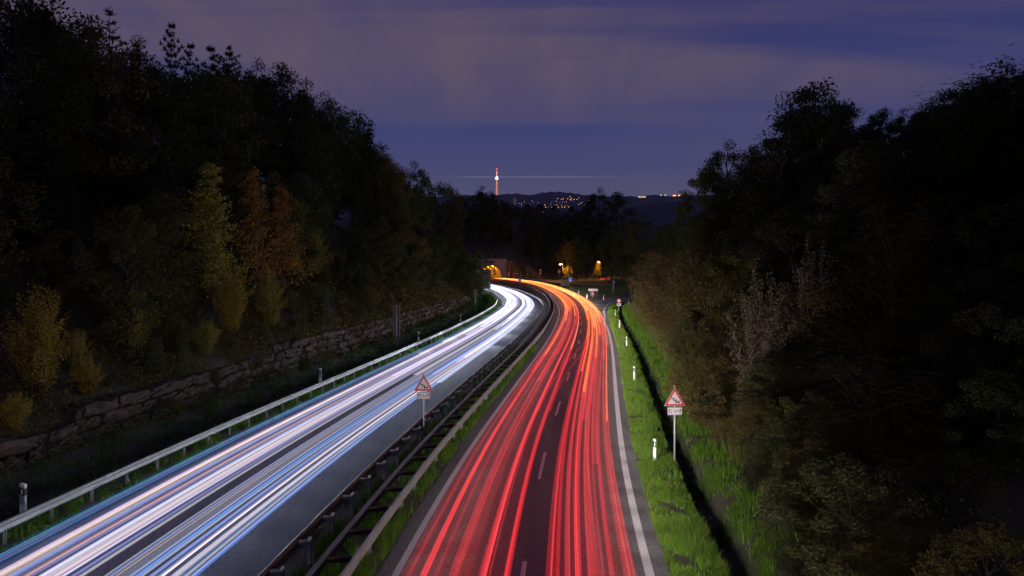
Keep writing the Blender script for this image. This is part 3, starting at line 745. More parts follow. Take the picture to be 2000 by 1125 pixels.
t = thing('street_lamp', 'lit orange street lamp on a tall post behind the wooden shelter', 'street lamp', (25.0, 352, gzf(25, 352)))
a = MB(); a.tube([(0, 0, -.2), (0, 0, 5.4), (0, 0, 7.7), (-.25, 0, 8.05), (-.95, 0, 8.2)], [.13, .10, .07, .06, .05], 8); a.build('pole', M['post'], t, True)
a = MB(); a.tube([(-.8, 0, 8.2), (-1.0, 0, 8.22), (-1.5, 0, 8.2), (-1.65, 0, 8.15)], [.05, .16, .2, .05], 10); hd = a.build('lamp_head', M['post'], t, True)
a = MB(); a.tube([(-1.25, -.05, 8.12), (-1.25, -.05, 7.98), (-1.25, -.05, 7.86)], [.34, .32, .12], 12); a.build('lamp_glass', mat('lamp_glow', (1, .8, .5), .3, emit=(1, .62, .25), estr=40), hd, True)
ld = bpy.data.lights.new('lamp_light', 'POINT'); ld.energy = 7000; ld.color = (1, .40, .05); ld.shadow_soft_size = .25
lo = bpy.data.objects.new('lamp_light', ld); COL.objects.link(lo); lo.parent = t; lo.location = (-1.25, -.1, 7.5)
t = thing('street_lamp', 'small orange street lamp mostly hidden among trees above the side road', 'street lamp', (45.2, 366, gzf(45.2, 366)))
a = MB(); a.tube([(0, 0, -.2), (0, 0, 8.2), (-.9, 0, 8.6)], [.12, .07, .05], 8); a.build('pole', M['post'], t, True)
a = MB(); a.tube([(-.9, 0, 8.62), (-.9, 0, 8.4)], [.3, .2], 10); a.build('lamp_glass', mat('lamp_glow_dim', (1, .8, .5), .3, emit=(1, .5, .15), estr=14), t, True)
ld = bpy.data.lights.new('lamp_light', 'POINT'); ld.energy = 6500; ld.color = (1, .42, .05); ld.shadow_soft_size = .25
lo = bpy.data.objects.new('lamp_light', ld); COL.objects.link(lo); lo.parent = t; lo.location = (-.9, -.3, 8.2)

t = thing('bus_shelter', 'small wooden shelter with pitched tiled roof beside the blue tunnel sign', 'shelter', (20.6, 276, gzf(20.6, 276)), R(-8))
a = MB()
for xx in (-1.45, 1.25): a.box((xx, 0, 1.2), (.7 if xx < 0 else .3, 1.8, 2.4), bev=.02)
a.box((0, .9, 1.2), (2.6, .12, 2.36)); a.build('wall', M['wood'], t)
a = MB(); a.prism([(-2.2, 2.35), (.0, 3.7), (2.2, 2.35), (2.2, 2.5), (0, 3.88), (-2.2, 2.5)], -1.5, 1.4); a.build('roof', M['roof_shelter'], t)
a = MB(); a.box((.3, -.5, 1.0), (.9, .1, 1.8)); a.build('notice_board', M['sign_back'], t); a = MB(); a.box((0, .5, .45), (2.0, .45, .08)); a.build('bench', M['wood'], t)
t = thing('notice_board', 'grey notice board on a post left of the lit street lamp', 'sign', (20.9, 318, gzf(20.9, 318)), 0); pole(t, 5.2, .06); a = MB(); a.box((0, 0, 5.2), (1.1, .04, 1.4), bev=.01); a.build('panel', M['sign_white'], t); a = MB(); a.box((-.1, 0, 3.9), (.7, .04, .8)); a.build('lower_panel', M['sign_back'], t)

# ------------------------------------------------------------------ light trails: glowing strands hanging at lamp height over the lanes
TM = {}
def glow(col, s):
    key = (tuple(col), round(s, 3))
    if key in TM: return TM[key]
    m = bpy.data.materials.new('light_trail_glow'); m.use_nodes = True; t = m.node_tree; t.nodes.clear()
    em = t.nodes.new('ShaderNodeEmission'); em.inputs[0].default_value = (*col, 1); em.inputs[1].default_value = s / 2
    tr = t.nodes.new('ShaderNodeBsdfTransparent'); ad = t.nodes.new('ShaderNodeAddShader'); o = t.nodes.new('ShaderNodeOutputMaterial')
    t.links.new(em.outputs[0], ad.inputs[0]); t.links.new(tr.outputs[0], ad.inputs[1]); t.links.new(ad.outputs[0], o.inputs[0])
    m.cycles.emission_sampling = 'NONE' if s < .25 else 'AUTO'
    TM[key] = m; return m
def trail(o0, z, wd, ht, y0, y1, col, s, label, group, drift=.12, ph=None, cut=None):
    ys = np.arange(y0, y1, 3.0)
    if len(ys) < 2: ys = np.array([y0, y1])
    ph = rng.random() * 6.28 if ph is None else ph
    oo = o0 + drift * np.sin(ys / 55 + ph) + .4 * drift * np.sin(ys / 21 + 2 * ph)
    if cut is not None: oo = oo + cut[0] * sstep(cut[1], cut[2], ys)
    xs = PX(oo, ys); Vv = []; Ff = []
    for i in range(len(ys)):
        x, y = xs[i], ys[i]
        Vv += [(x - wd / 2, y, z - ht / 2), (x + wd / 2, y, z - ht / 2), (x + wd / 2, y, z + ht / 2), (x - wd / 2, y, z + ht / 2)]
        if i:
            b = 4 * i - 4
            for k in range(4): Ff.append((b + k, b + (k + 1) % 4, b + 4 + (k + 1) % 4, b + 4 + k))
    Ff.append((0, 3, 2, 1)); b = 4 * len(ys) - 4; Ff.append((b, b + 1, b + 2, b + 3))
    ob = link('light_trail', np_mesh('light_trail', Vv, Ff), glow(col, s)); tag(ob, label, 'light trail', group); return ob
GW = 'headlight trails on the left carriageway'; GR = 'tail light trails on the right carriageway'
YW = 330
def wname(c):
    r, g, b = c
    if b > 1.6 * r and g > .55 * b: return 'cyan'
    if b > 1.6 * r: return 'blue'
    if r > 1.4 * b: return 'warm orange'
    if r > 1.12 * b: return 'cream'
    if b > 1.15 * r: return 'pale violet'
    return 'white'
BLUE = (.15, .34, 1.0); CYAN = (.08, .42, .85); WHITE = (1, .96, 1.0); WARM = (1, .50, .26); CREAM = (1, .80, .62); VIO = (.52, .46, 1.0); DUSK = (.30, .34, .75)
def wt(o, w_, c, s, z=.66, h=.05, y0=9, y1=YW, drift=.10):
    lane = 'outer left lane' if o < -7.6 else 'lane by the median'
    if o < -7.6: o = -7.6 + (o + 7.6) * .77
    wd = 'broad' if w_ > .3 else 'medium' if w_ > .12 else 'thin'
    st = 'starting midway' if y0 > 40 else 'of full length'
    br = 'bright' if s > .5 else 'soft' if s > .2 else 'faint'
    s *= (.52 if w_ > .3 else .78) if y0 < 40 else .9
    trail(o, z, w_, h, y0, y1, c, s, f'{wd} {br} {wname(c)} headlight streak over the {lane}, {st}', GW, drift)
# broad washes
for o, w_, c, s in ((-10.9, .55, BLUE, .11), (-10.2, .9, DUSK, .14), (-9.3, .8, DUSK, .17), (-8.6, .8, VIO, .15), (-8.0, .5, BLUE, .14), (-6.7, .4, DUSK, .10), (-6.2, .6, BLUE, .12), (-5.2, .5, BLUE, .18), (-5.6, .5, DUSK, .12), (-11.5, .5, CYAN, .07)):
    wt(o, w_, c, s)
# distinct lines, from the left edge to the median side
lines = [(-11.75, .05, CYAN, .30), (-11.35, .06, CYAN, .22), (-11.0, .09, BLUE, .35), (-10.75, .05, VIO, .45), (-10.5, .12, WARM, .30), (-10.3, .06, WHITE, .55), (-10.1, .05, CREAM, .5), (-9.95, .10, WARM, .36),
         (-9.7, .12, DUSK, .35), (-9.5, .05, WARM, .55), (-9.35, .14, (.55, .25, .22), .22), (-9.1, .16, VIO, .34), (-8.95, .06, WHITE, .6), (-8.8, .08, BLUE, .4), (-8.65, .06, CREAM, .7), (-8.5, .07, WHITE, .8),
         (-8.4, .10, VIO, .5), (-8.25, .06, WHITE, .8), (-8.1, .08, BLUE, .45), (-7.98, .07, VIO, .4), (-7.72, .10, CYAN, .2), (-7.5, .08, CREAM, .42),
         (-6.9, .05, BLUE, .4), (-6.75, .08, (.5, .45, .5), .16), (-6.55, .16, CREAM, .14), (-6.35, .09, CYAN, .4), (-6.2, .14, BLUE, .42), (-6.05, .08, WHITE, .55), (-5.9, .10, VIO, .38), (-5.75, .12, CYAN, .28),
         (-5.5, .07, WARM, .45), (-5.4, .10, CREAM, .35), (-5.22, .06, CYAN, .3), (-5.1, .12, CREAM, .55), (-5.0, .08, WHITE, .6), (-4.88, .14, BLUE, .5), (-4.75, .08, BLUE, .3)]
for o, w_, c, s in lines: wt(o, w_ * .68, c, s * (.72 if c == WHITE else 1.1) * (.62 if -8.75 < o < -8.05 else 1), .60 + .16 * random.random(), .03 + .03 * random.random())
for k in range(26):
    o = random.uniform(-7.05, -4.75) if k % 2 else random.uniform(-11.2, -7.75)
    wt(o, random.uniform(.022, .05), random.choice((BLUE, CYAN, WHITE, WARM, CREAM, VIO, BLUE)), random.uniform(.22, .6), random.uniform(.58, .95), .03)
# strands added to brighten the far stretch, starting midway like cars farther off
for k in range(30):
    lane2 = k % 2; o = random.uniform(-7.0, -4.8) if lane2 else random.uniform(-11.0, -7.9)
    c = random.choice((WHITE, WHITE, WHITE, VIO, (.8, .85, 1.0)))
    wt(o, random.uniform(.15, .34), c, random.uniform(.35, .7), .60 + .12 * random.random(), .06, random.uniform(44, 150), YW, .1)
for o, z, c, s in ((-9.2, 1.1, CREAM, .10), (-6.0, 1.0, VIO, .12)): wt(o, .06, c, s, z, .05)

RED = (1, .030, .036); DEEP = (.80, .015, .02); PINK = (1, .065, .075); ORNG = (1, .185, .004); AMBR = (1, .32, .01); HOT = (1, .48, .22); PALE = (1, .42, .35)
def rname(c): return {RED: 'red', DEEP: 'deep red', PINK: 'pinkish red', ORNG: 'orange', AMBR: 'amber', HOT: 'yellowish white', PALE: 'pale pink'}[c]
def rt(o, w_, c, s, z=.78, h=.05, y0=9, y1=386, drift=.10, cut=None):
    lane = 'left lane' if o < 3.5 else 'right lane'
    wd = 'broad' if w_ > .3 else 'medium' if w_ > .12 else 'thin'
    st = 'starting midway' if y0 > 40 else 'crossing between lanes' if cut else 'running into the tunnel'
    br = 'bright' if s > .5 else 'soft' if s > .2 else 'faint'
    s *= (.42 if w_ > .3 else .64) if c in (RED, DEEP, PINK) else .95
    trail(o, z, w_, h, y0, y1, c, s, f'{wd} {br} {rname(c)} tail light streak over the {lane}, {st}', GR, drift, None, cut)
for o, w_, s in ((1.05, .8, .13), (1.6, .9, .14), (2.3, .8, .15), (2.9, .6, .10), (4.7, .7, .17), (5.2, .8, .22), (5.7, .7, .20), (6.15, .5, .18), (1.4, .35, .12), (2.05, .3, .18), (.72, .3, .10)):
    rt(o, w_, RED, s, .78, .04)
for k in range(13):
    o = random.uniform(.65, 3.25); rt(o, random.choice((.04, .06, .08, .12)), random.choice((RED, RED, DEEP, PINK)), random.uniform(.25, .55), random.uniform(.66, .95), .05)
for o, w_, s in ((1.25, .14, .5), (2.5, .18, .48), (1.75, .07, .5), (3.1, .05, .4)): rt(o, w_, RED, s)
for k in range(15):
    o = random.uniform(4.25, 6.45); rt(o, random.choice((.04, .06, .09, .14)), random.choice((RED, RED, PINK, PINK, DEEP)), random.uniform(.3, .6), random.uniform(.66, .95), .05)
for o, w_, c, s in ((4.35, .05, RED, .6), (4.55, .08, RED, .5), (5.05, .16, PINK, .5), (5.45, .20, PINK, .45), (5.95, .12, RED, .5), (6.38, .06, RED, .5)): rt(o, w_, c, s)
for o, z, c, s in ((5.35, 1.05, (PINK), .2), (5.3, 2.4, PALE, .07)): rt(o, .05, c, s, z)
# a car changing lanes
for d in (0, 1.25): rt(2.75 + d * .5, .09, RED, .3, .8, .05, 38, 386, .02, (1.9, 42, 84))
# starts of cars during the exposure
for o, y0, w_, c, s in ((1.9, 48, .2, RED, .5), (1.1, 52, .16, RED, .5), (2.9, 53, .12, RED, .45), (.95, 75, .18, DEEP, .35), (2.1, 62, .35, RED, .35), (2.75, 92, .1, RED, .4),
                     (4.9, 42, .35, PINK, .3), (5.2, 36, .3, PINK, .28), (5.8, 28, .25, PINK, .3), (6.1, 58, .2, RED, .4)):
    rt(o, w_, c, s, .8, .06, y0)
for o, y0, w_, c, s in ((1.05, 62, .09, AMBR, .7), (1.1, 110, .22, ORNG, .8), (2.55, 109, .22, AMBR, .6), (1.6, 118, .20, ORNG, .5), (3.1, 66, .07, HOT, .7), (2.3, 130, .3, ORNG, .5), (1.35, 98, .1, HOT, .8),
                     (4.5, 52, .10, ORNG, .8), (4.9, 44, .12, AMBR, .75), (4.65, 120, .22, ORNG, .7), (5.2, 88, .1, HOT, .8), (5.5, 70, .16, ORNG, .6), (5.75, 80, .22, ORNG, .7), (6.0, 95, .12, HOT, .7),
                     (6.3, 36, .09, ORNG, .7), (6.2, 110, .25, AMBR, .8), (5.0, 140, .35, ORNG, .6), (5.9, 150, .3, ORNG, .7), (4.4, 75, .07, AMBR, .7), (6.45, 68, .08, ORNG, .6), (5.35, 160, .12, HOT, .9), (2.0, 170, .4, ORNG, .45), (5.6, 60, .06, AMBR, .8),
                     (4.55, 120, .15, HOT, .8), (4.6, 100, .5, ORNG, .5), (5.3, 92, .6, ORNG, .45), (6.0, 105, .5, AMBR, .5), (1.2, 128, .5, ORNG, .45), (2.0, 122, .6, ORNG, .4), (2.9, 135, .5, ORNG, .45), (4.9, 170, .7, AMBR, .45), (6.0, 180, .7, ORNG, .5), (1.6, 200, .9, ORNG, .35), (5.85, 125, .14, HOT, .9), (3.0, 180, .3, AMBR, .4), (4.2, 200, .4, ORNG, .5), (6.6, 100, .15, ORNG, .6)):
    rt(o, w_, c, s, random.uniform(.7, .9), .07, y0)  # amber lines, plus orange strands added for stacked, overexposed tail lights
# trails on the side road
def free_trail(P, z, wd, col, s, label):
    q = smooth_path(P, 24); Vv = []; Ff = []
    tt = np.gradient(q, axis=0); tt /= np.linalg.norm(tt, axis=1)[:, None]
    for i, (x, y) in enumerate(q):
        nx, ny = tt[i][1] * wd / 2, -tt[i][0] * wd / 2; zz = gzf(x, y) + z
        Vv += [(x - nx, y - ny, zz - .07), (x + nx, y + ny, zz - .07), (x + nx, y + ny, zz + .07), (x - nx, y - ny, zz + .07)]
        if i:
            b = 4 * i - 4
            for k in range(4): Ff.append((b + k, b + (k + 1) % 4, b + 4 + (k + 1) % 4, b + 4 + k))
    ob = link('light_trail', np_mesh('light_trail', Vv, Ff), glow(col, s)); tag(ob, label, 'light trail', 'tail light trails on the side road')
free_trail([(49, 345), (43, 338), (41, 326), (44.5, 314)], .9, .3, RED, .8, 'curled red tail light streak on the side road under the orange lit trees')
free_trail([(46, 340), (45, 336), (50, 330)], 1.6, .5, RED, .35, 'short faint red streak above the curled streak on the side road')
free_trail([(44, 262), (53, 258)], .5, .3, RED, .9, 'short red tail light streak between the signposts of the junction')
free_trail([(46, 256), (50.5, 254.5)], 1.3, .15, RED, .5, 'tiny upper red streak between the signposts of the junction')
free_trail([(56, 246), (61.5, 245)], .2, .3, RED, .8, 'lower red streak on the side road at the dark bushes')
free_trail([(56, 246), (61, 245)], 1.0, .15, RED, .5, 'upper thin red streak on the side road at the dark bushes')

# added lamps for unseen cars' headlights, some turned and tilted to light the verges
def headlamp(o, y, z, power, fwd, color, size, down, yaw=0):
    ld = bpy.data.lights.new('headlamp_stand_in', 'SPOT'); ld.energy = power; ld.color = color; ld.spot_size = R(size); ld.spot_blend = 1.0; ld.shadow_soft_size = .25
    o_ = bpy.data.objects.new('headlamp_stand_in', ld); COL.objects.link(o_); x = float(PX(o, y)); o_.location = (x, y, z)
    hd = heading(o, y); d = Vector((math.sin(hd + yaw), math.cos(hd + yaw), -down)) if fwd else Vector((-math.sin(hd + yaw), -math.cos(hd + yaw), -down))
    o_.rotation_euler = d.to_track_quat('-Z', 'Y').to_euler()
WL = (.80, .88, 1.0)
y = 14.0; k = 0
while y < 320:
    stepv = 1.5 if y < 70 else 6
    headlamp((-9.3, -5.6)[k % 2], y, (1.5, 1.15)[k % 2], (200, 115)[k % 2] * stepv / 1.5 * (1.0 if y < 60 else 1.35), False, WL, (122, 112)[k % 2], (-.02, -.2)[k % 2], (.95, .0)[k % 2]); y += stepv; k += 1
y = 1.0; k = 0
while y < 250:
    stepv = 1.05 if y < 80 else 1.6 if y < 125 else 5
    headlamp((6.7, 2.2)[k % 2], y, 1.35, (880, 400)[k % 2] * stepv / 1.5 * (.6 if y < 16 else 1), True, (1, .93, .84), (112, 116)[k % 2], (-.06, -.15)[k % 2], (.30, -.5)[k % 2]); y += stepv; k += 1

#@@TREES@@
# ------------------------------------------------------------------ trees and shrubs
def unit(n):
    v = rng.normal(size=(n, 3)); return v / np.linalg.norm(v, axis=1)[:, None]
def leaves(P, size, aspect=.55, up=0.0, D=None):
    """one folded-free rhombus leaf at each point"""
    n = len(P); a = unit(n) if D is None else D + .55 * unit(n); a[:, 2] *= (1 - up); a /= np.linalg.norm(a, axis=1)[:, None]
    b = np.cross(a, unit(n)); b /= np.linalg.norm(b, axis=1)[:, None] + 1e-9
    s = (size * (.6 + .8 * rng.random(n)))[:, None]
    V = np.stack([P - a * s * .5, P + b * s * aspect * .5 - a * s * .05, P + a * s * .5, P - b * s * aspect * .5 - a * s * .05], 1).reshape(-1, 3)
    return V, np.arange(4 * n).reshape(-1, 4)
def cloud(C, rad, n, squash=.75):
    out = []
    for c, r in zip(C, rad):
        v = unit(n) * (rng.random(n) ** .45)[:, None] * r; v[:, 2] *= squash; out.append(v + c)
    return np.concatenate(out)
def crook(p0, p1, k=5, amp=.04):
    p0, p1 = np.array(p0, float), np.array(p1, float); L = np.linalg.norm(p1 - p0); out = []
    for i in range(k + 1):
        t = i / k; out.append(tuple(p0 + (p1 - p0) * t + rng.normal(0, amp * L, 3) * math.sin(math.pi * t) + np.array([0, 0, -.06 * L * math.sin(math.pi * t)])))
    return out
PROTO = {}
def proto(kind, trunk_mb, V, F, crown_name='crown'):
    PROTO[kind] = (trunk_mb.mesh('trunk', [M['bark']], True), np_mesh('crown', V, F))
    PROTO[kind][1].materials.append(M['earth'])

def broadleaf(kind, H, wid, nclump, per, lsz, seed, low=.18, gap=.0, lobes=5):
    global rng; rng = np.random.default_rng(seed); tb = MB()
    top = np.array([rng.normal(0, .03) * H, rng.normal(0, .03) * H, H * .86])
    tr = crook((0, 0, -.6), top, 7, .02); tb.tube(tr, list(np.linspace(.020 * H, .004 * H, len(tr)) * (.45 if H < 8 else 1)), 7)
    lob = unit(lobes); lob[:, 2] = np.abs(lob[:, 2]) * .6
    C = []; Rr = []
    while len(C) < nclump:
        v = unit(1)[0]; f = .55 + .5 * rng.random() ** .5
        bump = 1 + .28 * max(0, float(np.max(lob @ v)) - .6) / .4
        zc = low * H + (1 - low) * H * .52
        c = np.array([v[0] * wid * H * f * bump, v[1] * wid * H * f * bump, zc + v[2] * (1 - low) * H * .47 * f * bump])
        if c[2] > H * 1.02: continue
        hrel = (c[2] / H - low) / (1 - low); taper = math.sqrt(max(.02, 1 - max(0, hrel - .35) ** 2 / .43))
        c[:2] *= taper
        C.append(c); Rr.append(H * rng.uniform(.055, .105))
    for c in C[::3]:
        zz = min(max(c[2] * .72, .12 * H), .8 * H); i = zz / (H * .86); b0 = top * i
        br = crook((b0[0], b0[1], zz), c, 4, .05); tb.tube(br, list(np.linspace(.008 * H, .0018 * H, len(br)) * (.45 if H < 8 else 1)), 5, cap=False)
    P = cloud(C, Rr, per); V, F = leaves(P, np.full(len(P), lsz)); proto(kind, tb, V, F)

def needles(A, Bp, per, ln, wd, droop=.1):
    """needle sprays along the twigs A -> B"""
    P = []; D = []
    for a, b in zip(A, Bp):
        t = rng.random(per)[:, None]; p = a + (b - a) * t; d = unit(per) * .8 + (b - a) / (np.linalg.norm(b - a) + 1e-6); d[:, 2] -= droop
        P.append(p); D.append(d / np.linalg.norm(d, axis=1)[:, None])
    P = np.concatenate(P); D = np.concatenate(D); n = len(P)
    s = np.cross(D, unit(n)); s /= np.linalg.norm(s, axis=1)[:, None] + 1e-9
    L = (ln * (.6 + .8 * rng.random(n)))[:, None]
    V = np.stack([P - s * wd, P + s * wd, P + D * L + s * wd * .3, P + D * L - s * wd * .3], 1).reshape(-1, 3)
    return V, np.arange(4 * n).reshape(-1, 4)
def conifer(kind, H, wid, tiers, per, seed, low=.1, bare=None, rise=.25, ln=.34, wd=.035, irregular=.25, crown_pow=1.0):
    global rng; rng = np.random.default_rng(seed); tb = MB()
    tr = crook((0, 0, -.5), (rng.normal(0, .01) * H, 0, H), 7, .008); tb.tube(tr, list(np.linspace(.014 * H, .0015 * H, len(tr))), 7)
    A = []; Bp = []
    for k in range(tiers):
        f = k / (tiers - 1); z = H * (low + (1 - low) * f * .985)
        R0 = wid * H * max(.05, (1 - f) ** crown_pow) * rng.uniform(1 - irregular, 1 + irregular)
        m = int(5 + 5 * (1 - f)); a0 = rng.random() * 6.28
        for j in range(m):
            if rng.random() < irregular * .6: continue
            a = a0 + j * 2 * math.pi / m + rng.normal(0, .2); r = R0 * rng.uniform(.7, 1.15)
            p0 = np.array([0, 0, z]); p1 = np.array([r * math.cos(a), r * math.sin(a), z + r * (rise + .25 * (f - .4))])
            tb.tube([p0, (p0 + p1) / 2 + (0, 0, -.04 * r), p1], [.0035 * H * (1.1 - f), .002 * H, .0008 * H], 4, cap=False)
            if bare is not None and f > bare and rng.random() < .9: 
                for q in (.5, .75):
                    pm_ = p0 + (p1 - p0) * q; tb.tube([pm_, pm_ + r * .3 * np.array([math.cos(a + .8), math.sin(a + .8), .4])], [.0012 * H, .0006 * H], 3, cap=False)
                    tb.tube([pm_, pm_ + r * .3 * np.array([math.cos(a - .8), math.sin(a - .8), .3])], [.0012 * H, .0006 * H], 3, cap=False)
                continue
            for q in np.linspace(.25, 1, max(2, int(r / .45))):
                pm_ = p0 + (p1 - p0) * q; s = r * .32 * (1.15 - q) + .15
                for sg in (-1, 1):
                    A.append(pm_); Bp.append(pm_ + s * np.array([math.cos(a + sg * .9), math.sin(a + sg * .9), .15]))
                A.append(pm_ - (p1 - p0) * .1); Bp.append(pm_ + (p1 - p0) / (np.linalg.norm(p1 - p0)) * s * .7)
    V, F = needles(np.array(A), np.array(Bp), per, ln, wd); proto(kind, tb, V, F)

def stembush(kind, H, wid, stems, per, lsz, seed, spread=.5, start=.15, aspect=.6):
    global rng; rng = np.random.default_rng(seed); tb = MB(); P = []
    for s in range(stems):
        a = rng.random() * 6.28; r = wid * H * rng.random() ** .7; h = H * rng.uniform(.6, 1.0) * (1 - .35 * (r / (wid * H)) ** 2)
        b = np.array([math.cos(a) * r * .12, math.sin(a) * r * .12, -.15]); t = np.array([math.cos(a) * r, math.sin(a) * r, h])
        pts = [b + (t - b) * q + np.array([math.cos(a), math.sin(a), 0]) * (-.18 * r * math.sin(math.pi * q)) for q in np.linspace(0, 1, 6)]
        tb.tube(pts, list(np.linspace(.006 * H, .0012 * H, 6)), 4, cap=False)
        q = start + (1 - start) * rng.random(per) ** .8
        for qq in q:
            i = min(int(qq * 5), 4); f = qq * 5 - i; p = np.array(pts[i]) * (1 - f) + np.array(pts[i + 1]) * f
            P.append(p + rng.normal(0, .055 * H * (1.15 - .7 * qq) * spread * 2, 3) * (1, 1, .8))
    P = np.array(P); P = P[P[:, 2] > .05]; V, F = leaves(P, np.full(len(P), lsz), aspect); proto(kind, tb, V, F)

def frondtree(kind, H, wid, limbs, fronds, seed, flen=.62, lf=.11, low=.15):
    """robinia-like: arching limbs with feathered fronds"""
    global rng; rng = np.random.default_rng(seed); tb = MB(); P = []; D = []
    tr = crook((0, 0, -.5), (0, 0, H * .7), 6, .03); tb.tube(tr, list(np.linspace(.009 * H, .0035 * H, 7)), 7)
    for l in range(limbs):
        f = l / limbs; a = l * 2.4 + rng.normal(0, .3); z0 = H * (low + .55 * f)
        r = wid * H * rng.uniform(.6, 1.1) * (1 - .45 * f); z1 = z0 + H * rng.uniform(.10, .32)
        p0 = np.array([0, 0, z0]); p1 = np.array([r * math.cos(a), r * math.sin(a), z1])
        mid = (p0 + p1) / 2 + np.array([0, 0, .10 * r]); tb.tube([p0, mid, p1], [.0036 * H, .002 * H, .0008 * H], 5, cap=False)
        for k in range(fronds):
            q = rng.uniform(.2, 1.05); c = (1 - q)**2 * p0 + 2 * q * (1 - q) * mid + q * q * p1
            c = c + rng.normal(0, .045 * H, 3)
            da = a + rng.normal(0, .9); d = np.array([math.cos(da), math.sin(da), rng.uniform(-.25, .35)]); d /= np.linalg.norm(d)
            sd = np.cross(d, [0, 0, 1]); sd /= np.linalg.norm(sd) + 1e-9
            L = flen * rng.uniform(.7, 1.3)
            for i in range(8):
                t = (i + .6) / 8
                base = c + d * L * t + np.array([0, 0, -.18 * L * t * t])
                for sg in (-1, 1): P.append(base + sd * sg * lf * .62); D.append(sd * sg + d * .35 + np.array([0, 0, -.15]))
    P = np.array(P); D = np.array(D); D /= np.linalg.norm(D, axis=1)[:, None]; n = len(P)
    up = np.array([0, 0, 1.0]); b = np.cross(D, up); b /= np.linalg.norm(b, axis=1)[:, None] + 1e-9; b = b + .35 * unit(n); s = (lf * (1.15 * (.8 + .4 * rng.random(n))))[:, None]
    V = np.stack([P - D * s * .5, P + b * s * .26, P + D * s * .5, P - b * s * .26], 1).reshape(-1, 3)
    proto(kind, tb, V, np.arange(4 * n).reshape(-1, 4))

def slender(kind, H, wid, tiers, per, lsz, seed):
    """young beech: one stem, flat sprays in layers"""
    global rng; rng = np.random.default_rng(seed); tb = MB(); C = []; P = []
    tr = crook((0, 0, -.3), (.02 * H, 0, H * .98), 6, .012); tb.tube(tr, list(np.linspace(.010 * H, .0015 * H, 7)), 6)
    for k in range(tiers):
        f = (k + .5) / tiers; z = H * (.14 + .84 * f); a = k * 2.4 + rng.normal(0, .4); r = wid * H * (1.05 - f) ** .7 * rng.uniform(.6, 1.15)
        p0 = np.array([0, 0, z]); p1 = np.array([r * math.cos(a), r * math.sin(a), z + r * .45]); tb.tube([p0, p1], [.0035 * H, .001 * H], 4, cap=False)
        for q in np.linspace(.25, 1.0, 4):
            c = p0 + (p1 - p0) * q; v = rng.normal(0, 1, (per, 3)) * (r * .20 + .05 * H * .3, r * .20 + .05 * H * .3, .010 * H); P.append(c + v)
    P = np.concatenate(P); V, F = leaves(P, np.full(len(P), lsz), .6, .45); proto(kind, tb, V, F)

broadleaf('oak', 20, .27, 66, 150, .34, 11)
broadleaf('beech', 21, .23, 62, 150, .32, 12, low=.12)
broadleaf('ash', 19, .22, 44, 150, .34, 13, low=.25, lobes=8)
broadleaf('maple', 16, .30, 60, 140, .30, 14, low=.10)
broadleaf('bushy', 6, .42, 72, 250, .115, 15, low=.02)
broadleaf('scrub', 4, .50, 60, 240, .085, 16, low=.0)
conifer('spruce', 20, .18, 26, 9, 21, rise=-.15, ln=.42, wd=.05)
conifer('pine', 20, .20, 17, 9, 22, low=.34, rise=.35, ln=.42, wd=.045, irregular=.5, crown_pow=.6)
conifer('openpine', 16, .19, 13, 10, 23, low=.25, rise=.75, ln=.40, wd=.04, irregular=.45, crown_pow=.75)
conifer('deadtop', 22, .20, 22, 9, 24, low=.1, bare=.55, rise=.35, ln=.42, wd=.05, crown_pow=.6)
conifer('youngfir', 3.2, .30, 12, 9, 25, low=.04, rise=.45, ln=.17, wd=.012)
stembush('fanbush', 6, .36, 70, 210, .105, 31, .42)
stembush('stiffbush', 3.5, .42, 70, 130, .085, 32, .5)
stembush('silverbush', 5, .36, 40, 190, .085, 33, .34, .25, .45)
frondtree('robinia', 9, .42, 34, 42, 41)
frondtree('robinia2', 6.5, .50, 32, 42, 42)
slender('slim', 10, .24, 34, 46, .20, 51)
slender('loose', 9, .33, 30, 34, .19, 52)
rng = np.random.default_rng(99)

LM = dict(
    dark=leafmat('leaf_dark_green', (0.027, 0.043, 0.014), (0.061, 0.074, 0.022)),
    olive=leafmat('leaf_olive', (.055, .052, .014), (.115, .088, .022)),
    gold=leafmat('leaf_gold', (.26, .185, .02), (.42, .28, .04)),
    lime=leafmat('leaf_yellow_green', (.20, .185, .03), (.34, .29, .055)),
    orange=leafmat('leaf_orange', (.22, .115, .030), (.33, .17, .045)),
    red=leafmat('leaf_red', (0.203, 0.034, 0.022), (0.297, 0.061, 0.027)),
    brown=leafmat('leaf_brown', (.078, .058, .020), (.140, .105, .036)),
    needle=leafmat('needle_dark', (0.024, 0.035, 0.018), (0.047, 0.057, 0.027), .1),
    needle2=leafmat('needle_grey_green', (0.068, 0.088, 0.047), (0.121, 0.135, 0.068), .1),
    silver=leafmat('leaf_silver', (.10, .078, .050), (.19, .15, .10), .15),
    frond=leafmat('leaf_frond_green', (.045, .055, .020), (.085, .085, .030)),
    shade=leafmat('leaf_shaded_green', (.016, .020, .009), (.034, .036, .013)),  # leaf colour darkened for the bank beyond the reach of the lamps
)
PH = dict(oak=20, beech=21, ash=19, maple=16, bushy=6, scrub=4, spruce=20, pine=20, openpine=16, deadtop=22, youngfir=3.2, fanbush=6, stiffbush=3.5, silverbush=5, robinia=9, robinia2=6.5, slim=10, loose=9)
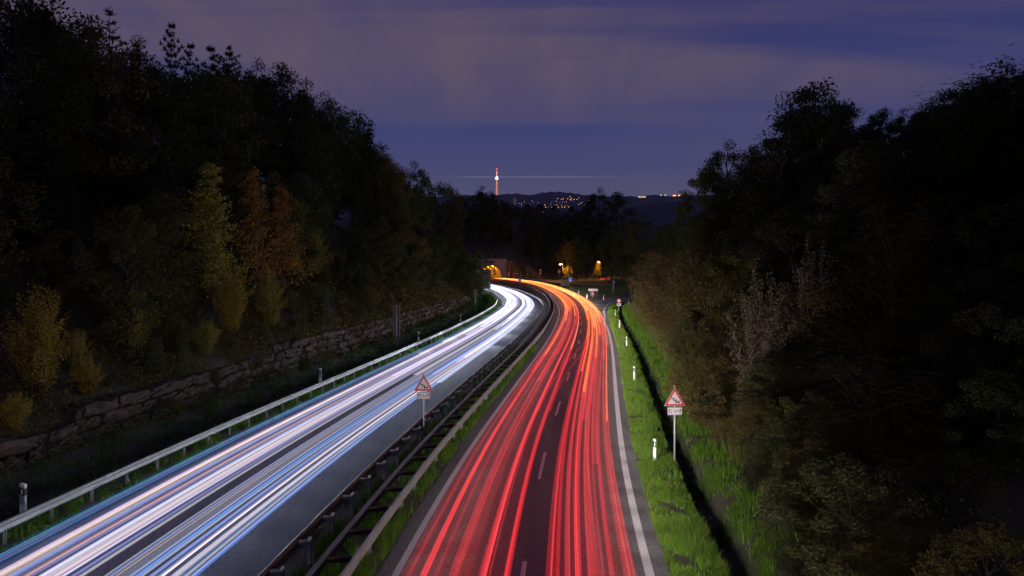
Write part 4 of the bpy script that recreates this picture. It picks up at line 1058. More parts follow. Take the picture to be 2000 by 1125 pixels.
KN = dict(oak=('broadleaf_tree', 'tree', 'round crowned broadleaf tree'), beech=('broadleaf_tree', 'tree', 'tall full broadleaf tree'), ash=('broadleaf_tree', 'tree', 'loose crowned broadleaf tree'), maple=('broadleaf_tree', 'tree', 'wide broadleaf tree'),
          bushy=('shrub', 'shrub', 'dense rounded shrub'), scrub=('shrub', 'shrub', 'low spreading shrub'), spruce=('spruce_tree', 'tree', 'pointed spruce'), pine=('pine_tree', 'tree', 'ragged pine'), openpine=('pine_tree', 'tree', 'open branched pine'),
          deadtop=('spruce_tree', 'tree', 'conifer with bare dead top'), youngfir=('young_fir', 'tree', 'young fir'), fanbush=('shrub', 'shrub', 'upright fan shaped shrub'), stiffbush=('shrub', 'shrub', 'stiff stemmed shrub'), silverbush=('shrub', 'shrub', 'loose leafy shrub'),
          robinia=('robinia_tree', 'tree', 'feathery leaved tree'), robinia2=('robinia_shrub', 'shrub', 'feathery leaved low tree'), slim=('young_tree', 'tree', 'slender young tree'), loose=('young_tree', 'tree', 'loose young tree'))
CN = dict(shade='shaded green', dark='dark green', olive='olive', gold='golden yellow', lime='yellow green', orange='orange', red='dark red', brown='brownish', needle='dark', needle2='grey green', silver='pale leaved', frond='green')
def proj(x, y, z): return 1000 + 1400 * x / y, 515 - (z - CAM_H) * 1400 / y
NTREE = [0]
def plant(kind, tone, x, y, h, where, group, wide=1.0, label=None, sink=.15):
    tm, cm = PROTO[kind]; nm, cat, txt = KN[kind]; s = h / PH[kind]
    z = gzf(x, y) - sink
    lab = label or f'{CN[tone]} {txt} {where}'
    t = thing(nm, lab, cat, (x, y, z), rng.random() * 6.28, group); ws = s * wide; t.scale = (ws, ws, s)
    tr = bpy.data.objects.new('stem' if cat == 'shrub' else 'trunk', tm); COL.objects.link(tr); tr.parent = t
    c = bpy.data.objects.new('foliage' if cat == 'shrub' else 'crown', cm); COL.objects.link(c); c.parent = t
    c.material_slots[0].link = 'OBJECT'; c.material_slots[0].material = LM[tone]; NTREE[0] += 1
    return t
SKX = [0, 60, 110, 170, 200, 217, 240, 270, 300, 320, 335, 352, 370, 395, 412, 430, 445, 462, 475, 500, 550, 600, 640, 690, 720, 745, 770, 790, 815, 840, 848, 862, 878, 900, 925, 942, 965, 985, 1040, 1110, 1140, 1170, 1200, 1230, 1260, 1300, 1340, 1366, 1372, 1385, 1420, 1465, 1492, 1500, 1530, 1580, 1630, 1665, 1690, 1720, 1760, 1790, 1800, 1850, 1900, 1950, 2000, 2300]
SKY = [-60, -20, 5, 25, 50, 60, 50, 80, 95, 105, 95, 108, 110, 120, 115, 120, 110, 118, 155, 122, 125, 160, 190, 215, 235, 290, 318, 322, 320, 352, 378, 352, 362, 370, 384, 368, 375, 392, 400, 395, 385, 372, 376, 390, 425, 445, 440, 400, 335, 310, 283, 290, 310, 258, 200, 165, 190, 225, 242, 215, 215, 222, 195, 165, 135, 118, 95, 60]
def fit(x, y, h, slack=6):
    px = proj(x, y, 0)[0]; lim = float(np.interp(px, SKX, SKY)); z0 = gzf(x, y)
    zmax = CAM_H + (515 - lim - slack) * y / 1400
    return min(h, zmax - z0)
def where_left(px, py):
    return 'above the stone wall' if py > 620 else 'on the slope beyond the left guardrail' if px > 700 else 'in the upper left forest' if px < 400 else 'in the middle of the left forest'
# ---- skyline trees on the left, each at its place on the slope
def sky_tree(px, top, y, kind, tone, label=None, wide=1.0):
    x = (px - 1000) * y / 1400; z0 = gzf(x, y); h = CAM_H + (515 - top) * y / 1400 - z0
    return plant(kind, tone, x, y, h, 'on the left skyline' if px < 950 else 'on the right skyline', 'skyline trees', wide, label)
sky_tree(217, 8, 72, 'deadtop', 'needle', 'tall conifer with bare branching top against the violet sky', .8)
sky_tree(335, 48, 92, 'openpine', 'needle', 'thin pine standing highest right of the bare topped conifer', .62)
sky_tree(372, 88, 95, 'openpine', 'needle', 'small jagged pine top just right of the thin pine', .7)
sky_tree(412, 94, 100, 'openpine', 'needle', 'ragged pine top between two neighbouring pines on the left skyline', .8)
sky_tree(445, 90, 104, 'pine', 'needle', 'layered pine with the rightmost spiky top of the pine row', .75)
sky_tree(30, -40, 48, 'oak', 'dark', 'huge dark broadleaf tree filling the upper left corner', .9)
sky_tree(105, 0, 55, 'oak', 'dark', 'dark broadleaf tree next to the upper left corner', .8)
sky_tree(160, 20, 62, 'ash', 'dark', 'dark loose broadleaf tree left of the bare topped conifer', .9)
sky_tree(268, 78, 82, 'oak', 'dark', 'dark rounded tree between bare topped conifer and thin pine', .75)
sky_tree(500, 122, 108, 'oak', 'dark', 'rounded dark tree just right of the pine row', .72)
sky_tree(555, 126, 112, 'beech', 'dark', 'broad dark dome shaped tree past the pine row on the skyline', .9)
sky_tree(600, 162, 118, 'oak', 'dark', 'dark tree on the falling left skyline below the dome shaped tree', .8)
sky_tree(640, 190, 124, 'ash', 'dark', 'loose crowned tree halfway down the left skyline', .8)
sky_tree(690, 214, 130, 'ash', 'dark', 'tree with small spires on the lower left skyline', .9)
sky_tree(722, 240, 138, 'spruce', 'needle', 'dark spruce ending the steep part of the left skyline', .8)
sky_tree(752, 300, 150, 'beech', 'olive', 'olive tinged tree at the foot of the left skyline', .8)
sky_tree(812, 318, 178, 'oak', 'dark', 'isolated round dark tree left of the television tower', .7)
sky_tree(780, 325, 170, 'ash', 'dark', 'narrow dark tree beside the isolated round tree', .7)
sky_tree(862, 350, 330, 'ash', 'dark', 'small ragged tree between the round tree and the tower', .6)
sky_tree(884, 360, 360, 'ash', 'olive', 'small loose tree nearer to the television tower', .6)
sky_tree(942, 366, 420, 'oak', 'dark', 'dark tree top directly left of the television tower', .9)
sky_tree(962, 376, 425, 'beech', 'dark', 'dark crown at the foot of the television tower', .8)
sky_tree(1170, 370, 440, 'oak', 'dark', 'dark wind bent tree top right of the town lights', .95)
sky_tree(1205, 378, 450, 'maple', 'dark', 'dark wide tree sloping down right of the town lights', 1.0)
# right skyline
sky_tree(1420, 280, 112, 'oak', 'dark', 'dense dark tree at the left end of the right skyline', .95)
sky_tree(1470, 288, 108, 'maple', 'dark', 'wide dark tree behind the left end of the right skyline', .9)
sky_tree(1385, 330, 118, 'bushy', 'dark', 'dark bushy tree edging the open valley view', .9)
sky_tree(1580, 152, 82, 'ash', 'dark', 'tall dark oak like tree with a single top spike on the right skyline', 1.05)
sky_tree(1622, 182, 84, 'oak', 'dark', 'dark rounded crown joined right of the tall spike top tree', .9)
sky_tree(1720, 206, 78, 'ash', 'dark', 'dark tree with small clumped top in the right skyline dip', .8)
sky_tree(1765, 214, 76, 'oak', 'dark', 'dark low crown in the right skyline dip', .8)
sky_tree(1815, 185, 62, 'robinia', 'dark', 'feathery dark tree rising toward the right edge', .9)
sky_tree(1860, 158, 58, 'robinia', 'dark', 'feathery dark tree with jagged tops near the right edge', .9)
sky_tree(1915, 128, 54, 'robinia', 'dark', 'tall feathery dark tree close to the right edge', .9)
sky_tree(1985, 92, 50, 'robinia', 'dark', 'tallest feathery dark tree at the right picture edge', .9)
# ---- forest rows on the left slope
def row(side, t0, y0, y1, step, kinds, tones, hlo, hhi, group, hmin=1.5, wide=1.0, jit=3.0, skip=.0):
    y = y0
    while y < y1:
        yy = y + rng.normal(0, step * .18); tt = t0 + rng.normal(0, jit)
        x = float(PX(-tt if side < 0 else 7 + tt, yy)); h = fit(x, yy, rng.uniform(hlo, hhi), rng.uniform(4, 40))
        px, py = proj(x, yy, gzf(x, yy))
        top = proj(x, yy, gzf(x, yy) + max(h, 0))[1]
        if h >= hmin and -260 < px < 2260 and rng.random() >= skip and top < 1150:
            kind = kinds[int(rng.integers(len(kinds)))]; tone = tones[int(rng.integers(len(tones)))]
            if kind in ('spruce', 'pine', 'openpine', 'youngfir') and tone not in ('needle', 'needle2'): tone = 'needle2' if kind == 'youngfir' else 'needle'
            if side < 0: wh = where_left(px, py)
            else: wh = 'crowding the right bank' if py > 640 else 'in the upper right forest' if px > 1500 else 'beyond the right grass bank'
            if side < 0: group = FG if KN[kind][1] == 'tree' else SG
            plant(kind, tone, x, yy, h, wh, group, wide * rng.uniform(.85, 1.15))
        y += step * (1 + max(0, y - 60) / 110)
FG = 'trees on the left slope'; SG = 'shrubs on the left slope'
row(-1, 27.5, 28, 330, 5.0, ('oak', 'beech', 'maple', 'spruce', 'pine'), ('dark', 'dark', 'olive', 'olive'), 8, 14, FG, 4, 1.0)
row(-1, 34, 26, 330, 5.5, ('oak', 'beech', 'ash', 'pine', 'spruce', 'maple'), ('dark', 'olive', 'dark'), 13, 20, FG, 5, .95)
row(-1, 42, 30, 330, 6.0, ('oak', 'beech', 'ash', 'spruce'), ('dark',), 16, 25, FG, 6, 1.0)
row(-1, 52, 36, 300, 8.0, ('oak', 'beech', 'spruce'), ('dark',), 18, 28, FG, 6, 1.1)
row(-1, 22.5, 24, 250, 3.6, ('stiffbush', 'scrub', 'youngfir', 'bushy', 'youngfir', 'stiffbush'), ('olive', 'dark', 'brown', 'olive', 'needle2'), 1.2, 3.2, SG, .8, 1.0, 1.2)
row(-1, 24.8, 24, 250, 4.6, ('bushy', 'fanbush', 'scrub', 'youngfir', 'loose'), ('olive', 'dark', 'brown', 'dark'), 2.5, 5.0, SG, 1, 1.0, 1.2)
row(-1, 20.4, 20, 165, 2.4, ('youngfir', 'scrub', 'stiffbush', 'stiffbush'), ('needle2', 'olive', 'brown'), .7, 1.6, SG, .5, 1.0, .4)
row(-1, 19.0, 165, 330, 4.0, ('bushy', 'bushy', 'fanbush', 'maple'), ('dark', 'dark', 'olive'), 4, 9, SG, 2, 1.1, 1.5)
row(-1, 22.0, 180, 345, 6.0, ('oak', 'beech', 'maple'), ('dark',), 9, 15, FG, 4, 1.0, 2)
# ---- named autumn trees and bushes on the left
def place_px(px, base, top, y, kind, tone, label, group, wide=1.0):
    x = (px - 1000) * y / 1400; h = (base - top) * y / 1400
    return plant(kind, tone, x, y, h, '', group, wide, label)
AG = 'autumn coloured trees and shrubs'
def slope_y(px, base):
    """distance at which the line of sight through the picture point meets the left or right slope"""
    for y in np.arange(22, 330, .5):
        x = (px - 1000) * y / 1400; z = CAM_H + (515 - base) * y / 1400
        if gzf(x, y) >= z: return float(y)
    return 200.
for px, base, top, kind, tone, wide, lab in (
    (75, 775, 555, 'fanbush', 'gold', .85, 'largest golden yellow shrub at the left edge above the stone wall'),
    (258, 690, 560, 'fanbush', 'lime', 1.1, 'yellow green shrub between the two golden shrubs above the wall'),
    (452, 655, 520, 'fanbush', 'gold', .85, 'bright golden upright shrub in the middle of the left slope'),
    (525, 640, 522, 'fanbush', 'lime', .9, 'paler yellow green shrub right of the bright golden shrub'),
    (578, 560, 470, 'slim', 'gold', .7, 'narrow golden shrub below the orange young trees'),
    (612, 555, 435, 'fanbush', 'lime', .9, 'pale olive feathery shrub right of the orange young trees'),
    (660, 560, 478, 'fanbush', 'olive', 1.0, 'olive rounded shrub right of the pale feathery shrub'),
    (275, 530, 438, 'slim', 'red', 1.1, 'dark red small tree deep in the left forest'),
    (150, 735, 640, 'fanbush', 'lime', 1.0, 'small yellow green shrub touching the right side of the largest golden shrub'),
    (345, 700, 610, 'fanbush', 'olive', 1.1, 'olive shrub left of the bright golden shrub'),
    (400, 690, 610, 'stiffbush', 'lime', 1.0, 'low yellow green shrub at the foot of the bright golden shrub'),
    (120, 585, 450, 'bushy', 'brown', 1.0, 'brown dark bush behind the largest golden shrub'),
    (200, 400, 180, 'oak', 'olive', .72, 'olive leaved broadleaf tree lit faintly in the upper left'),
    (235, 440, 290, 'maple', 'olive', .8, 'olive leaning crown below the lit upper left tree'),
    (25, 860, 770, 'stiffbush', 'gold', 1.0, 'small golden bush at the left picture edge on the wall'),
    (170, 780, 690, 'stiffbush', 'gold', .9, 'low golden bush right of the largest golden shrub'),
    (330, 815, 770, 'scrub', 'olive', 1.2, 'leafy creeper hanging over the stone wall'),
    (308, 730, 660, 'youngfir', 'needle2', 1.0, 'young fir with upright branches below the yellow green shrub'),
    (358, 720, 672, 'youngfir', 'needle2', 1.0, 'smaller young fir right of its neighbour above the wall'),
    (640, 640, 590, 'youngfir', 'needle2', 1.0, 'pale young fir at the right of the golden slope shrubs'),
    (590, 640, 596, 'youngfir', 'needle2', 1.0, 'little young fir below the paler yellow green shrub'),
    (720, 610, 550, 'stiffbush', 'brown', 1.0, 'brownish stiff shrub near the stacked sign backs'),
    (790, 560, 440, 'bushy', 'brown', .8, 'brown red tinged bush high on the slope past the sign backs')):
    yv = slope_y(px, base); place_px(px, base, top, yv, kind, tone, lab, AG, wide)
# ---- right bank
RG = 'trees and shrubs on the right bank'
row(1, 4.6, 15, 40, 1.7, ('stiffbush', 'scrub', 'bushy'), ('brown', 'shade', 'frond'), .8, 1.7, RG, .3, 1.0, .5)
row(1, 5.9, 14, 60, 1.9, ('bushy', 'bushy', 'scrub', 'robinia2'), ('brown', 'shade', 'olive', 'frond'), 2.0, 3.6, RG, .3, 1.0, .5)
row(1, 6.6, 46, 132, 2.6, ('scrub', 'bushy', 'stiffbush'), ('brown', 'dark', 'olive', 'brown'), 2.0, 3.6, RG, .8, 1.0, .5)
row(1, 9.5, 34, 132, 3.2, ('bushy', 'fanbush', 'robinia2', 'bushy'), ('brown', 'olive', 'dark', 'brown'), 3.5, 6, RG, 1, 1.0, .8)
row(1, 12.5, 27, 128, 3.4, ('robinia2', 'bushy', 'robinia', 'fanbush'), ('frond', 'shade', 'dark', 'shade'), 4.5, 8, RG, 1, 1.0, 1)
row(1, 16.5, 22, 126, 4.0, ('robinia', 'bushy', 'maple', 'robinia'), ('shade', 'dark', 'frond'), 7, 11, RG, 2, 1.0, 1)
row(1, 21.5, 24, 126, 4.6, ('robinia', 'maple', 'oak', 'beech'), ('shade', 'dark'), 9, 15, RG, 3, 1.0, 1.5)
row(1, 28, 28, 122, 5.6, ('oak', 'beech', 'maple', 'ash'), ('shade',), 12, 18, RG, 4, 1.0, 2)
row(1, 36, 36, 118, 7, ('oak', 'beech'), ('shade',), 12, 20, RG, 4, 1.1, 2)
row(1, 9.0, 13, 34, 2.2, ('bushy', 'robinia2', 'scrub'), ('shade', 'frond', 'dark'), 2.0, 3.6, RG, .5, 1.0, .4)
row(1, 12.0, 13, 28, 2.2, ('robinia2', 'scrub', 'bushy'), ('shade', 'frond', 'dark'), 2.6, 4.2, RG, .5, 1.0, .6)
def slope_t(px, t):
    ys = np.arange(25, 330, .25); x = (px - 1000) * ys / 1400; return float(ys[np.argmin(np.abs(x - PX(-t, ys)))])
for px, top, t_, kind, tone, wide, lab in (
    (412, 312, 23.5, 'slim', 'lime', .8, 'slender yellow green young tree with an orange tip'),
    (492, 328, 24.0, 'loose', 'orange', .6, 'orange leaved young tree right of the slender yellow green tree'),
    (552, 362, 23.6, 'loose', 'orange', .66, 'lower orange young tree at the right of the orange pair')):
    y = slope_t(px, t_); x = (px - 1000) * y / 1400; h = CAM_H + (515 - top) * y / 1400 - gzf(x, y); plant(kind, tone, x, y, h, '', AG, wide, lab)
for px, base, top, kind, tone, wide, lab in (
    (1285, 640, 480, 'fanbush', 'brown', 1.15, 'soft brown rounded shrub at the left end of the right bank'),
    (1350, 660, 478, 'fanbush', 'brown', 1.1, 'soft brown shrub with upright twigs behind the grass bank'),
    (1420, 700, 490, 'bushy', 'olive', 1.1, 'olive brown shrub left of the pale leaved shrub'),
    (1440, 770, 600, 'silverbush', 'brown', .9, 'brown leaved shrub below the silvery shrub'),
    (1390, 840, 690, 'bushy', 'brown', 1.2, 'dark brown shrub just right of the warning triangle'),
    (1700, 840, 600, 'robinia2', 'frond', 1.1, 'feathery green shrub with thin reddish stems on the right bank'),
    (1970, 520, 180, 'robinia', 'olive', 1.0, 'feathery yellowish tree hanging in at the right picture edge'),
    (1960, 760, 520, 'robinia2', 'frond', 1.1, 'feathery dark green shrub at the right picture edge'),
    (1560, 860, 680, 'robinia2', 'frond', 1.1, 'feathery low shrub behind the dark brown shrub'),
    (1820, 960, 760, 'robinia2', 'shade', 1.1, 'shaded feathery shrub near the lower right corner'),
    (1620, 1010, 860, 'scrub', 'brown', 1.1, 'brown low shrub above the dry grass in the lower right'),
    (1900, 1120, 930, 'robinia2', 'frond', 1.1, 'feathery green shrub in the lower right corner')):
    yv = slope_y(px, base); place_px(px, base, top, yv, kind, tone, lab, RG, wide)
def bank_t(px, t):
    ys = np.arange(14, 150, .25); x = (px - 1000) * ys / 1400; return float(ys[np.argmin(np.abs(x - PX(7 + t, ys)))])
for px, top, t_, kind, tone, wide, lab in (
    (1480, 488, 6.2, 'silverbush', 'silver', .62, 'pale silvery leaved shrub standing out of the dark right bank'),
    (1585, 440, 9.0, 'silverbush', 'silver', .55, 'upper pale leaved shrub behind the silvery shrub'),
    (1740, 330, 9.5, 'robinia', 'olive', .62, 'feathery olive tree in the middle of the right bank'),
    (1310, 482, 7.5, 'fanbush', 'brown', .9, 'soft brown feathery bush at the top of the grass bank'),
    (1700, 640, 6.2, 'robinia2', 'olive', .8, 'low feathery olive shrub in front of the feathery olive tree')):
    y = bank_t(px, t_); x = (px - 1000) * y / 1400; h = CAM_H + (515 - top) * y / 1400 - gzf(x, y); plant(kind, tone, x, y, h, '', RG, wide, lab)
for x, y, h, kind, lab in ((-14.6, 223, 13, 'beech', 'dark tree just behind the large dark sign'), (-12.6, 243, 11, 'oak', 'dark round tree hiding the left part of the tunnel portal'), (-13.2, 214, 7, 'bushy', 'dark bush left of the large dark sign'),
                           (-16.5, 262, 14, 'maple', 'dark wide tree between the large dark sign and the portal')):
    plant(kind, 'dark', x, y, h, '', FG, .8, lab)
# ---- hill above the tunnel and the valley behind the junction
HG = 'trees on the hill above the tunnel'
for yy, stp in ((400, 8), (418, 9), (440, 10), (466, 11)):
    x = -62.0
    while x < 66:
        xx = x + rng.normal(0, 1.5); y2 = yy + rng.normal(0, 3)
        if not (xx > -4 and yy < 405) and not (-30 < xx < -2 and yy < 402 and rng.random() < .6):
            h = fit(xx, y2, rng.uniform(13, 22), rng.uniform(1, 9))
            if h > 3: plant(('oak', 'beech', 'maple', 'ash', 'spruce')[int(rng.integers(5))], 'dark', xx, y2, h, 'on the wooded hill above the tunnel', HG, rng.uniform(.9, 1.3)) if True else None
        x += stp
JG = 'trees behind the road junction'
for px, base, top, y, kind, tone, wide, lab in (
    (1125, 548, 460, 345, 'beech', 'dark', .8, 'tall dark tree right of the lit street lamp'), (1105, 548, 470, 372, 'oak', 'olive', .7, 'dark olive tree behind the lit street lamp'),
    (1110, 545, 516, 357, 'bushy', 'lime', .75, 'shrub lit orange right beside the street lamp post'), (1168, 548, 512, 372, 'slim', 'lime', .9, 'narrow tree lit orange under the hidden lamp'),
    (1158, 552, 540, 350, 'scrub', 'lime', 1.4, 'low bush lit orange beside the side road'), (1145, 560, 480, 320, 'oak', 'dark', .7, 'dark tree between the two orange lit spots'),
    (1195, 560, 445, 300, 'oak', 'dark', .8, 'big dark tree right of the hidden lamp'), (1225, 565, 440, 285, 'beech', 'dark', .9, 'tall dark tree behind the signposts'),
    (1205, 572, 515, 245, 'bushy', 'dark', .9, 'dark rounded bush behind the bare signposts'), (1255, 570, 430, 250, 'oak', 'dark', .9, 'dark tree above the right end of the exit road'),
    (1300, 570, 445, 225, 'maple', 'dark', 1.0, 'dark wide tree hiding the side road on the right'), (1240, 580, 520, 215, 'bushy', 'dark', 1.0, 'dark shrub where the exit road vanishes'),
    (1275, 585, 500, 205, 'bushy', 'brown', 1.0, 'brownish shrub at the far end of the exit road'), (1330, 590, 440, 205, 'oak', 'dark', .9, 'dark tree behind the soft brown shrubs'),
    (1080, 545, 490, 392, 'maple', 'dark', .8, 'dark tree left behind the street lamp'), (1040, 520, 440, 405, 'oak', 'dark', .9, 'dark tree on top of the timber slope'), (1006, 522, 496, 389, 'scrub', 'olive', .8, 'small bush growing on the timber slope'),
    (1350, 560, 425, 190, 'beech', 'dark', 1.0, 'dark tree below the valley view at the right'), (1380, 580, 400, 175, 'oak', 'dark', 1.0, 'dark tree at the right end of the valley view')):
    x = (px - 1000) * y / 1400; h = (base - top) * y / 1400; plant(kind, tone, x, y, h, '', JG, wide, lab)
x = 40.0
for xx, yy in [(48, 395), (58, 380), (66, 362), (72, 340), (78, 318), (82, 296), (84, 272), (82, 250), (62, 300), (70, 275), (56, 330), (50, 410), (38, 402), (28, 398), (20, 402), (90, 230), (75, 215), (64, 225)]:
    h = fit(xx, yy, rng.uniform(13, 20), rng.uniform(5, 25)); plant(('oak', 'beech', 'maple')[int(rng.integers(3))], 'dark', xx, yy, h, 'in the dark wood behind the junction', JG, 1.05)

# undergrowth nobody can count
def undergrowth(name, side, n, t0, t1, y0, y1, m, sz):
    ys = logy(n, y0, y1); tt = t0 + (t1 - t0) * rng.random(n) ** 1.2; xs = PX(-tt if side < 0 else 7 + tt, ys)
    k = clumpy(xs * .4, ys * .4, -.3); xs, ys = xs[k], ys[k]
    zz = gz(xs, ys) + rng.random(len(xs)) ** 2 * .7
    P = np.c_[xs, ys, zz]; Vv, Ff = leaves(P, np.maximum(.09, .0035 * ys) * sz); struct(name, np_mesh(name, Vv, Ff), m, 'stuff')
undergrowth('undergrowth', -1, 150000, 19.7, 36, 18, 320, LM['brown'], 1.1)
undergrowth('undergrowth', -1, 60000, 19.5, 30, 18, 320, LM['olive'], 1.0)
undergrowth('undergrowth', 1, 120000, 5.6, 26, 13, 135, LM['frond'], 1.0)
undergrowth('wall_creeper', -1, 42000, 18.2, 19.6, 18, 160, LM['olive'], .9)

# ------------------------------------------------------------------ distance: hills, town, television tower
def hill(name, pts, y0, y1, zlow, m, seed, rough=1.0):
    """ridge line given by (x, z) at y1, sloping down to y0"""
    rr = np.random.default_rng(seed); pts = np.array(pts, float); n = 260
    xs = np.linspace(pts[0, 0], pts[-1, 0], n); rz = np.interp(xs, pts[:, 0], pts[:, 1])
    prof = [(0, 0), (.25, .30), (.5, .60), (.75, .85), (.92, .97), (1, 1.0), (1.15, .92), (1.6, .4), (2.0, 0)]
    Vv = []; Ff = []
    for i, (f, g_) in enumerate(prof):
        nz = (rr.normal(0, rough, n) + np.convolve(rr.normal(0, rough * 4, n + 4), np.ones(5) / 5, 'valid')) * (g_ > 0)
        for j in range(n): Vv.append((xs[j] * (1 + .0), y0 + (y1 - y0) * f, zlow + (rz[j] - zlow) * g_ + nz[j]))
        if i:
            for j in range(n - 1): Ff.append(((i - 1) * n + j, (i - 1) * n + j + 1, i * n + j + 1, i * n + j))
    struct(name, np_mesh(name, Vv, Ff), m)
M['hill'] = mat('far_forest_hazy', (.07, .075, .11), 1.0, noise=(.02, (.14, .15, .20), .35, .65))  # bluish tone stands for aerial haze, put into the colour
M['hill_mid'] = mat('mid_forest_hazy', (.035, .035, .055), 1.0, noise=(.02, (.08, .08, .115), .35, .65))  # weaker haze blue in the base colour
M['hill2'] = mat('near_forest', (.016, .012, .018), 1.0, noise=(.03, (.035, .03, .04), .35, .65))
def at(px, py, y): return (px - 1000) * y / 1400, CAM_H + (515 - py) * y / 1400
D1 = 5400
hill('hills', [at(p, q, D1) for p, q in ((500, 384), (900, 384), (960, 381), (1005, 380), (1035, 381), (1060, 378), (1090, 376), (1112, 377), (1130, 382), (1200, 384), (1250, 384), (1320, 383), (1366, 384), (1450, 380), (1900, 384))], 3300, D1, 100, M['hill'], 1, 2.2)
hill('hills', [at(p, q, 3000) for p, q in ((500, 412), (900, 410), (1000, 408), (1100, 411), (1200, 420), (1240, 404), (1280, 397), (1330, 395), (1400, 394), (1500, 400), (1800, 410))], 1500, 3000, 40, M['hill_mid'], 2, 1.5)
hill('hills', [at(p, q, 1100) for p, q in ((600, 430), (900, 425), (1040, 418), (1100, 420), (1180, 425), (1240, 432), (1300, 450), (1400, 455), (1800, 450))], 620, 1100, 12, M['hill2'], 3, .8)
def hz(px, py, y): return at(px, py, y)
# television tower
tx, _ = at(970.2, 0, 5300); tz = at(0, 386, 5300)[1]; sc = 5300 / 1400
t = thing('television_tower', 'slim floodlit television tower with red lamps on the far ridge', 'tower', (tx, 5300, tz))
glowm = mat('glowing_concrete', (.5, .35, .25), .9, emit=(1, .38, .16), estr=.55)  # concrete glows by itself in place of floodlights
podm = mat('lit_pod', (.8, .7, .6), .5, emit=(1, .80, .70), estr=1.5); podd = mat('pod_dark', (.2, .2, .2), .6, emit=(1, .6, .5), estr=.35)
redm = mat('beacon_red', (.8, .05, .03), .4, emit=(1, .10, .03), estr=3.2); beacm = mat('beacon_white', (.9, .9, 1), .4, emit=(.85, .85, 1), estr=4)
a = MB(); Z = [(0, 9), (20, 7.2), (60, 5.4), (100, 4.4), (132, 4.2)]; a.tube([(0, 0, z) for z, r in Z], [r * 1.15 for z, r in Z], 12); a.build('shaft', glowm, t, True)
a = MB(); a.tube([(0, 0, 132), (0, 0, 136), (0, 0, 142), (0, 0, 146)], [4.5, 11, 13.5, 13.5], 16); pod = a.build('pod', podm, t)
a = MB(); a.tube([(0, 0, 146), (0, 0, 150)], [12.5, 12.5], 16); a.build('pod_gallery', podd, pod)
a = MB(); a.tube([(0, 0, 150), (0, 0, 157)], [7, 4.5], 16); a.build('beacon', beacm, t)
a = MB(); a.tube([(0, 0, 158), (0, 0, 176), (0, 0, 192)], [4.0, 3.6, 3.0], 10); a.build('mast', mat('mast_glow', (.6, .3, .25), .7, emit=(1, .45, .35), estr=.9), t)
a = MB(); a.tube([(0, 0, 192), (0, 0, 216)], [1.6, 1.1], 8); a.build('mast_top', mat('mast_dark', (.3, .08, .08), .7), t)
for z, r in ((210, 4.6), (190, 4.6), (167, 3.4), (102, 5.2), (52, 6.4)):
    a = MB(); a.tube([(0, 0, z - r * .9), (0, 0, z - r * .3), (0, 0, z + r * .3), (0, 0, z + r * .9)], [r * .6, r, r, r * .6], 10); a.build('red_lamp', redm, t)
# the turning beam of the tower, drawn out by the mist
bm_ = bpy.data.materials.new('beacon_beam'); bm_.use_nodes = True; tt_ = bm_.node_tree; tt_.nodes.clear()
em = tt_.nodes.new('ShaderNodeEmission'); em.inputs[0].default_value = (.55, .5, 1, 1); em.inputs[1].default_value = .03
trn = tt_.nodes.new('ShaderNodeBsdfTransparent'); ad = tt_.nodes.new('ShaderNodeAddShader'); oo_ = tt_.nodes.new('ShaderNodeOutputMaterial')
tt_.links.new(em.outputs[0], ad.inputs[0]); tt_.links.new(trn.outputs[0], ad.inputs[1]); tt_.links.new(ad.outputs[0], oo_.inputs[0])
a = MB()
for s, L in ((-1, 400), (1, 1150)):
    a.tube([(s * 8, 0, 153), (s * L * .5, 0, 153), (s * L * .7, 0, 153)], [2.8, 3.4, .3], 8); a.tube([(s * 8, 0, 153.2), (s * L * .3, 0, 153.2), (s * L * 1.3, 0, 153.2)], [2.2, 3, .2], 8)
bo = a.build('beacon_beam', bm_, t, True)
# town houses with lit windows
LW = [mat('window_glow_amber', (.8, .5, .2), .5, emit=(1, .42, .08), estr=3.0), mat('window_glow_yellow', (.8, .7, .4), .5, emit=(1, .75, .30), estr=1.6), mat('window_glow_white', (.8, .8, .8), .5, emit=(.9, .85, 1), estr=.8), mat('window_glow_dim', (.5, .45, .4), .5, emit=(1, .75, .5), estr=.35)]
HW = mat('house_wall', (.30, .27, .25), .9); HRm = mat('house_roof', (.08, .05, .05), .9)
def house(px, py, y, wpx, lit, mi, label, group, hpx=None):
    x, z = at(px, py, y); wd = wpx * y / 1400; ht = (hpx or wpx * .8) * y / 1400
    t = thing('house', label, 'house', (x, y, z - ht * .5), rng.uniform(-.3, .3), group)
    a = MB(); a.box((0, 0, ht * .25), (wd, wd * .8, ht * 1.5)); a.build('wall', HW, t)
    a = MB(); a.prism([(-wd * .56, ht), (wd * .56, ht), (0, ht + wd * .42)], -wd * .46, wd * .46); a.build('roof', HRm, t)
    a = MB(); k = max(1, int(lit * 3))
    for i in range(k): a.box(((i - (k - 1) / 2) * wd * .8 / k, -wd * .42, ht * .62), (wd * .62 / k, wd * .08, ht * .5))
    a.build('lit_window', LW[mi], t)
TG = 'lit houses of the distant town'
amb = [(1089, 388), (1096.5, 389.5), (1100, 388.5), (1108.5, 388.5), (1113.5, 389.8), (1116, 387.8), (1121, 389.8), (1126.5, 389.8), (1130, 387), (1113, 384)]
for px, py in amb: house(px, py, 4200, 1.9, .6, 0, 'amber glowing house in the upper rows of the distant town', TG)
for px, py in [(1077, 404.5), (1090.5, 404.5), (1098, 404.2), (1103, 404.5), (1111, 404.5), (1066, 405), (1064, 400.5)]: house(px, py, 3000, 1.9, .6, 0, 'amber glowing house along the lower street of the distant town', TG)
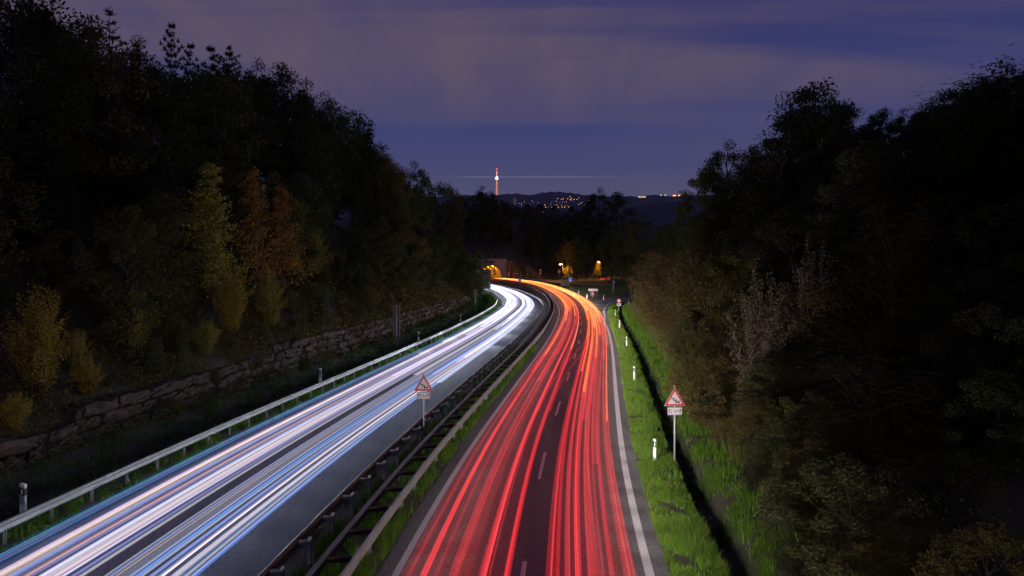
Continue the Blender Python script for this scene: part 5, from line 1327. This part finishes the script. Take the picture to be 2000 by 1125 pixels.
for px, py in [(1018.5, 397.8), (1106, 394.5), (1130.5, 399), (1135, 397), (1150, 391), (1115, 391)]: house(px, py, 3300, 1.7, .5, 1, 'yellow lit house scattered in the distant town', TG)
for px, py in [(1077, 395), (1084, 393.5), (1087, 393), (1090, 396), (1094, 396.5), (1099, 394), (1102, 396), (1086, 400), (1088, 401), (1097, 400.5), (1104, 401), (1107, 401), (1082, 400.5), (1076, 399), (1024, 394.5), (1014, 397.5), (1018, 401.5), (1036, 398.5), (1039, 392), (1041, 395), (1051, 396), (1071, 404), (1137, 395.5), (1141, 400), (1120, 393)]:
    house(px, py, 3300, 1.6, .5, 2 if rng.random() < .5 else 3, 'dim white lit house among the roofs of the distant town', TG)
for px, y, lab in ((1030, 560, 'dark red gabled roof left of its twin below the town'), (1054, 540, 'dark red gabled roof with a green lamp below the town')):
    x, z = at(px, 405, y); t = thing('house', lab, 'house', (x, y, z - 4), .1, None); s = y / 1400
    a = MB(); a.box((0, 0, -1.5), (20 * s, 14 * s, 14 * s)); a.build('wall', HRm, t); a = MB(); a.prism([(-13 * s, 2), (13 * s, 2), (0, 2 + 13 * s)], -8 * s, 8 * s); a.build('roof', M['roof_red'], t)
    a = MB(); a.box((6 * s, -7.3 * s, 0), (1.2 * s, .3, 1.6 * s)); a.build('lit_window', mat('green_lamp', (.1, .6, .4), .5, emit=(.1, 1, .55), estr=.8) if px > 1040 else LW[3], t)
x, z = at(1005.5, 398, 2600); t = thing('tower_block', 'faint pinkish tower block right of the television tower', 'building', (x, 2600, z))
a = MB(); a.box((-2.5, 0, 10), (4.5, 8, 26)); a.box((2.5, 0, 8), (5, 8, 22)); a.build('wall', mat('block_wall', (.35, .24, .22), .9, emit=(1, .55, .4), estr=.045), t)  # faint light put into the wall as its own glow
a = MB(); a.box((2.5, 0, 20), (5.4, 8.5, 2)); a.box((-2.5, 0, 24), (5, 8.5, 2)); a.build('roof', HRm, t)
for px, py, wpx, hpx, mi, lab in ((1254, 384.5, 15, 4.2, 1, 'long yellowish lit building on the right far ridge'), (1291, 381, 3, 3.4, 2, 'small building with a bright white lamp on the far ridge'), (1299.5, 381, 5, 3, 1, 'cream lit building at the middle of the right far ridge'), (1317, 382, 6, 3, 0, 'orange lit building left of its neighbour on the far ridge'), (1327.5, 381.5, 9, 2.6, 0, 'orange lit building nearest the right trees on the far ridge')):
    x, z = at(px, py, 4800); s = 4800 / 1400; t = thing('lit_building', lab, 'building', (x, 4800, z))
    a = MB(); a.box((0, 8, -hpx * s * .2), (wpx * s, 14, hpx * s * 1.2)); a.build('wall', HW, t); a = MB(); a.box((0, 8, hpx * s * .45), (wpx * s * 1.02, 15, .4 * s)); a.build('roof', HRm, t)
    a = MB(); k = max(1, int(wpx / 1.6))
    for i in range(k): 
        if rng.random() < .85: a.box(((i - (k - 1) / 2) * wpx * s / k, .8, rng.uniform(-.25, .2) * s), (wpx * s / k * .8, .6, hpx * s * rng.uniform(.45, .8)))
    a.build('lit_window', [LW[0], mat('window_glow_cream', (.8, .7, .4), .5, emit=(1, .78, .42), estr=.75), LW[2]][mi], t)
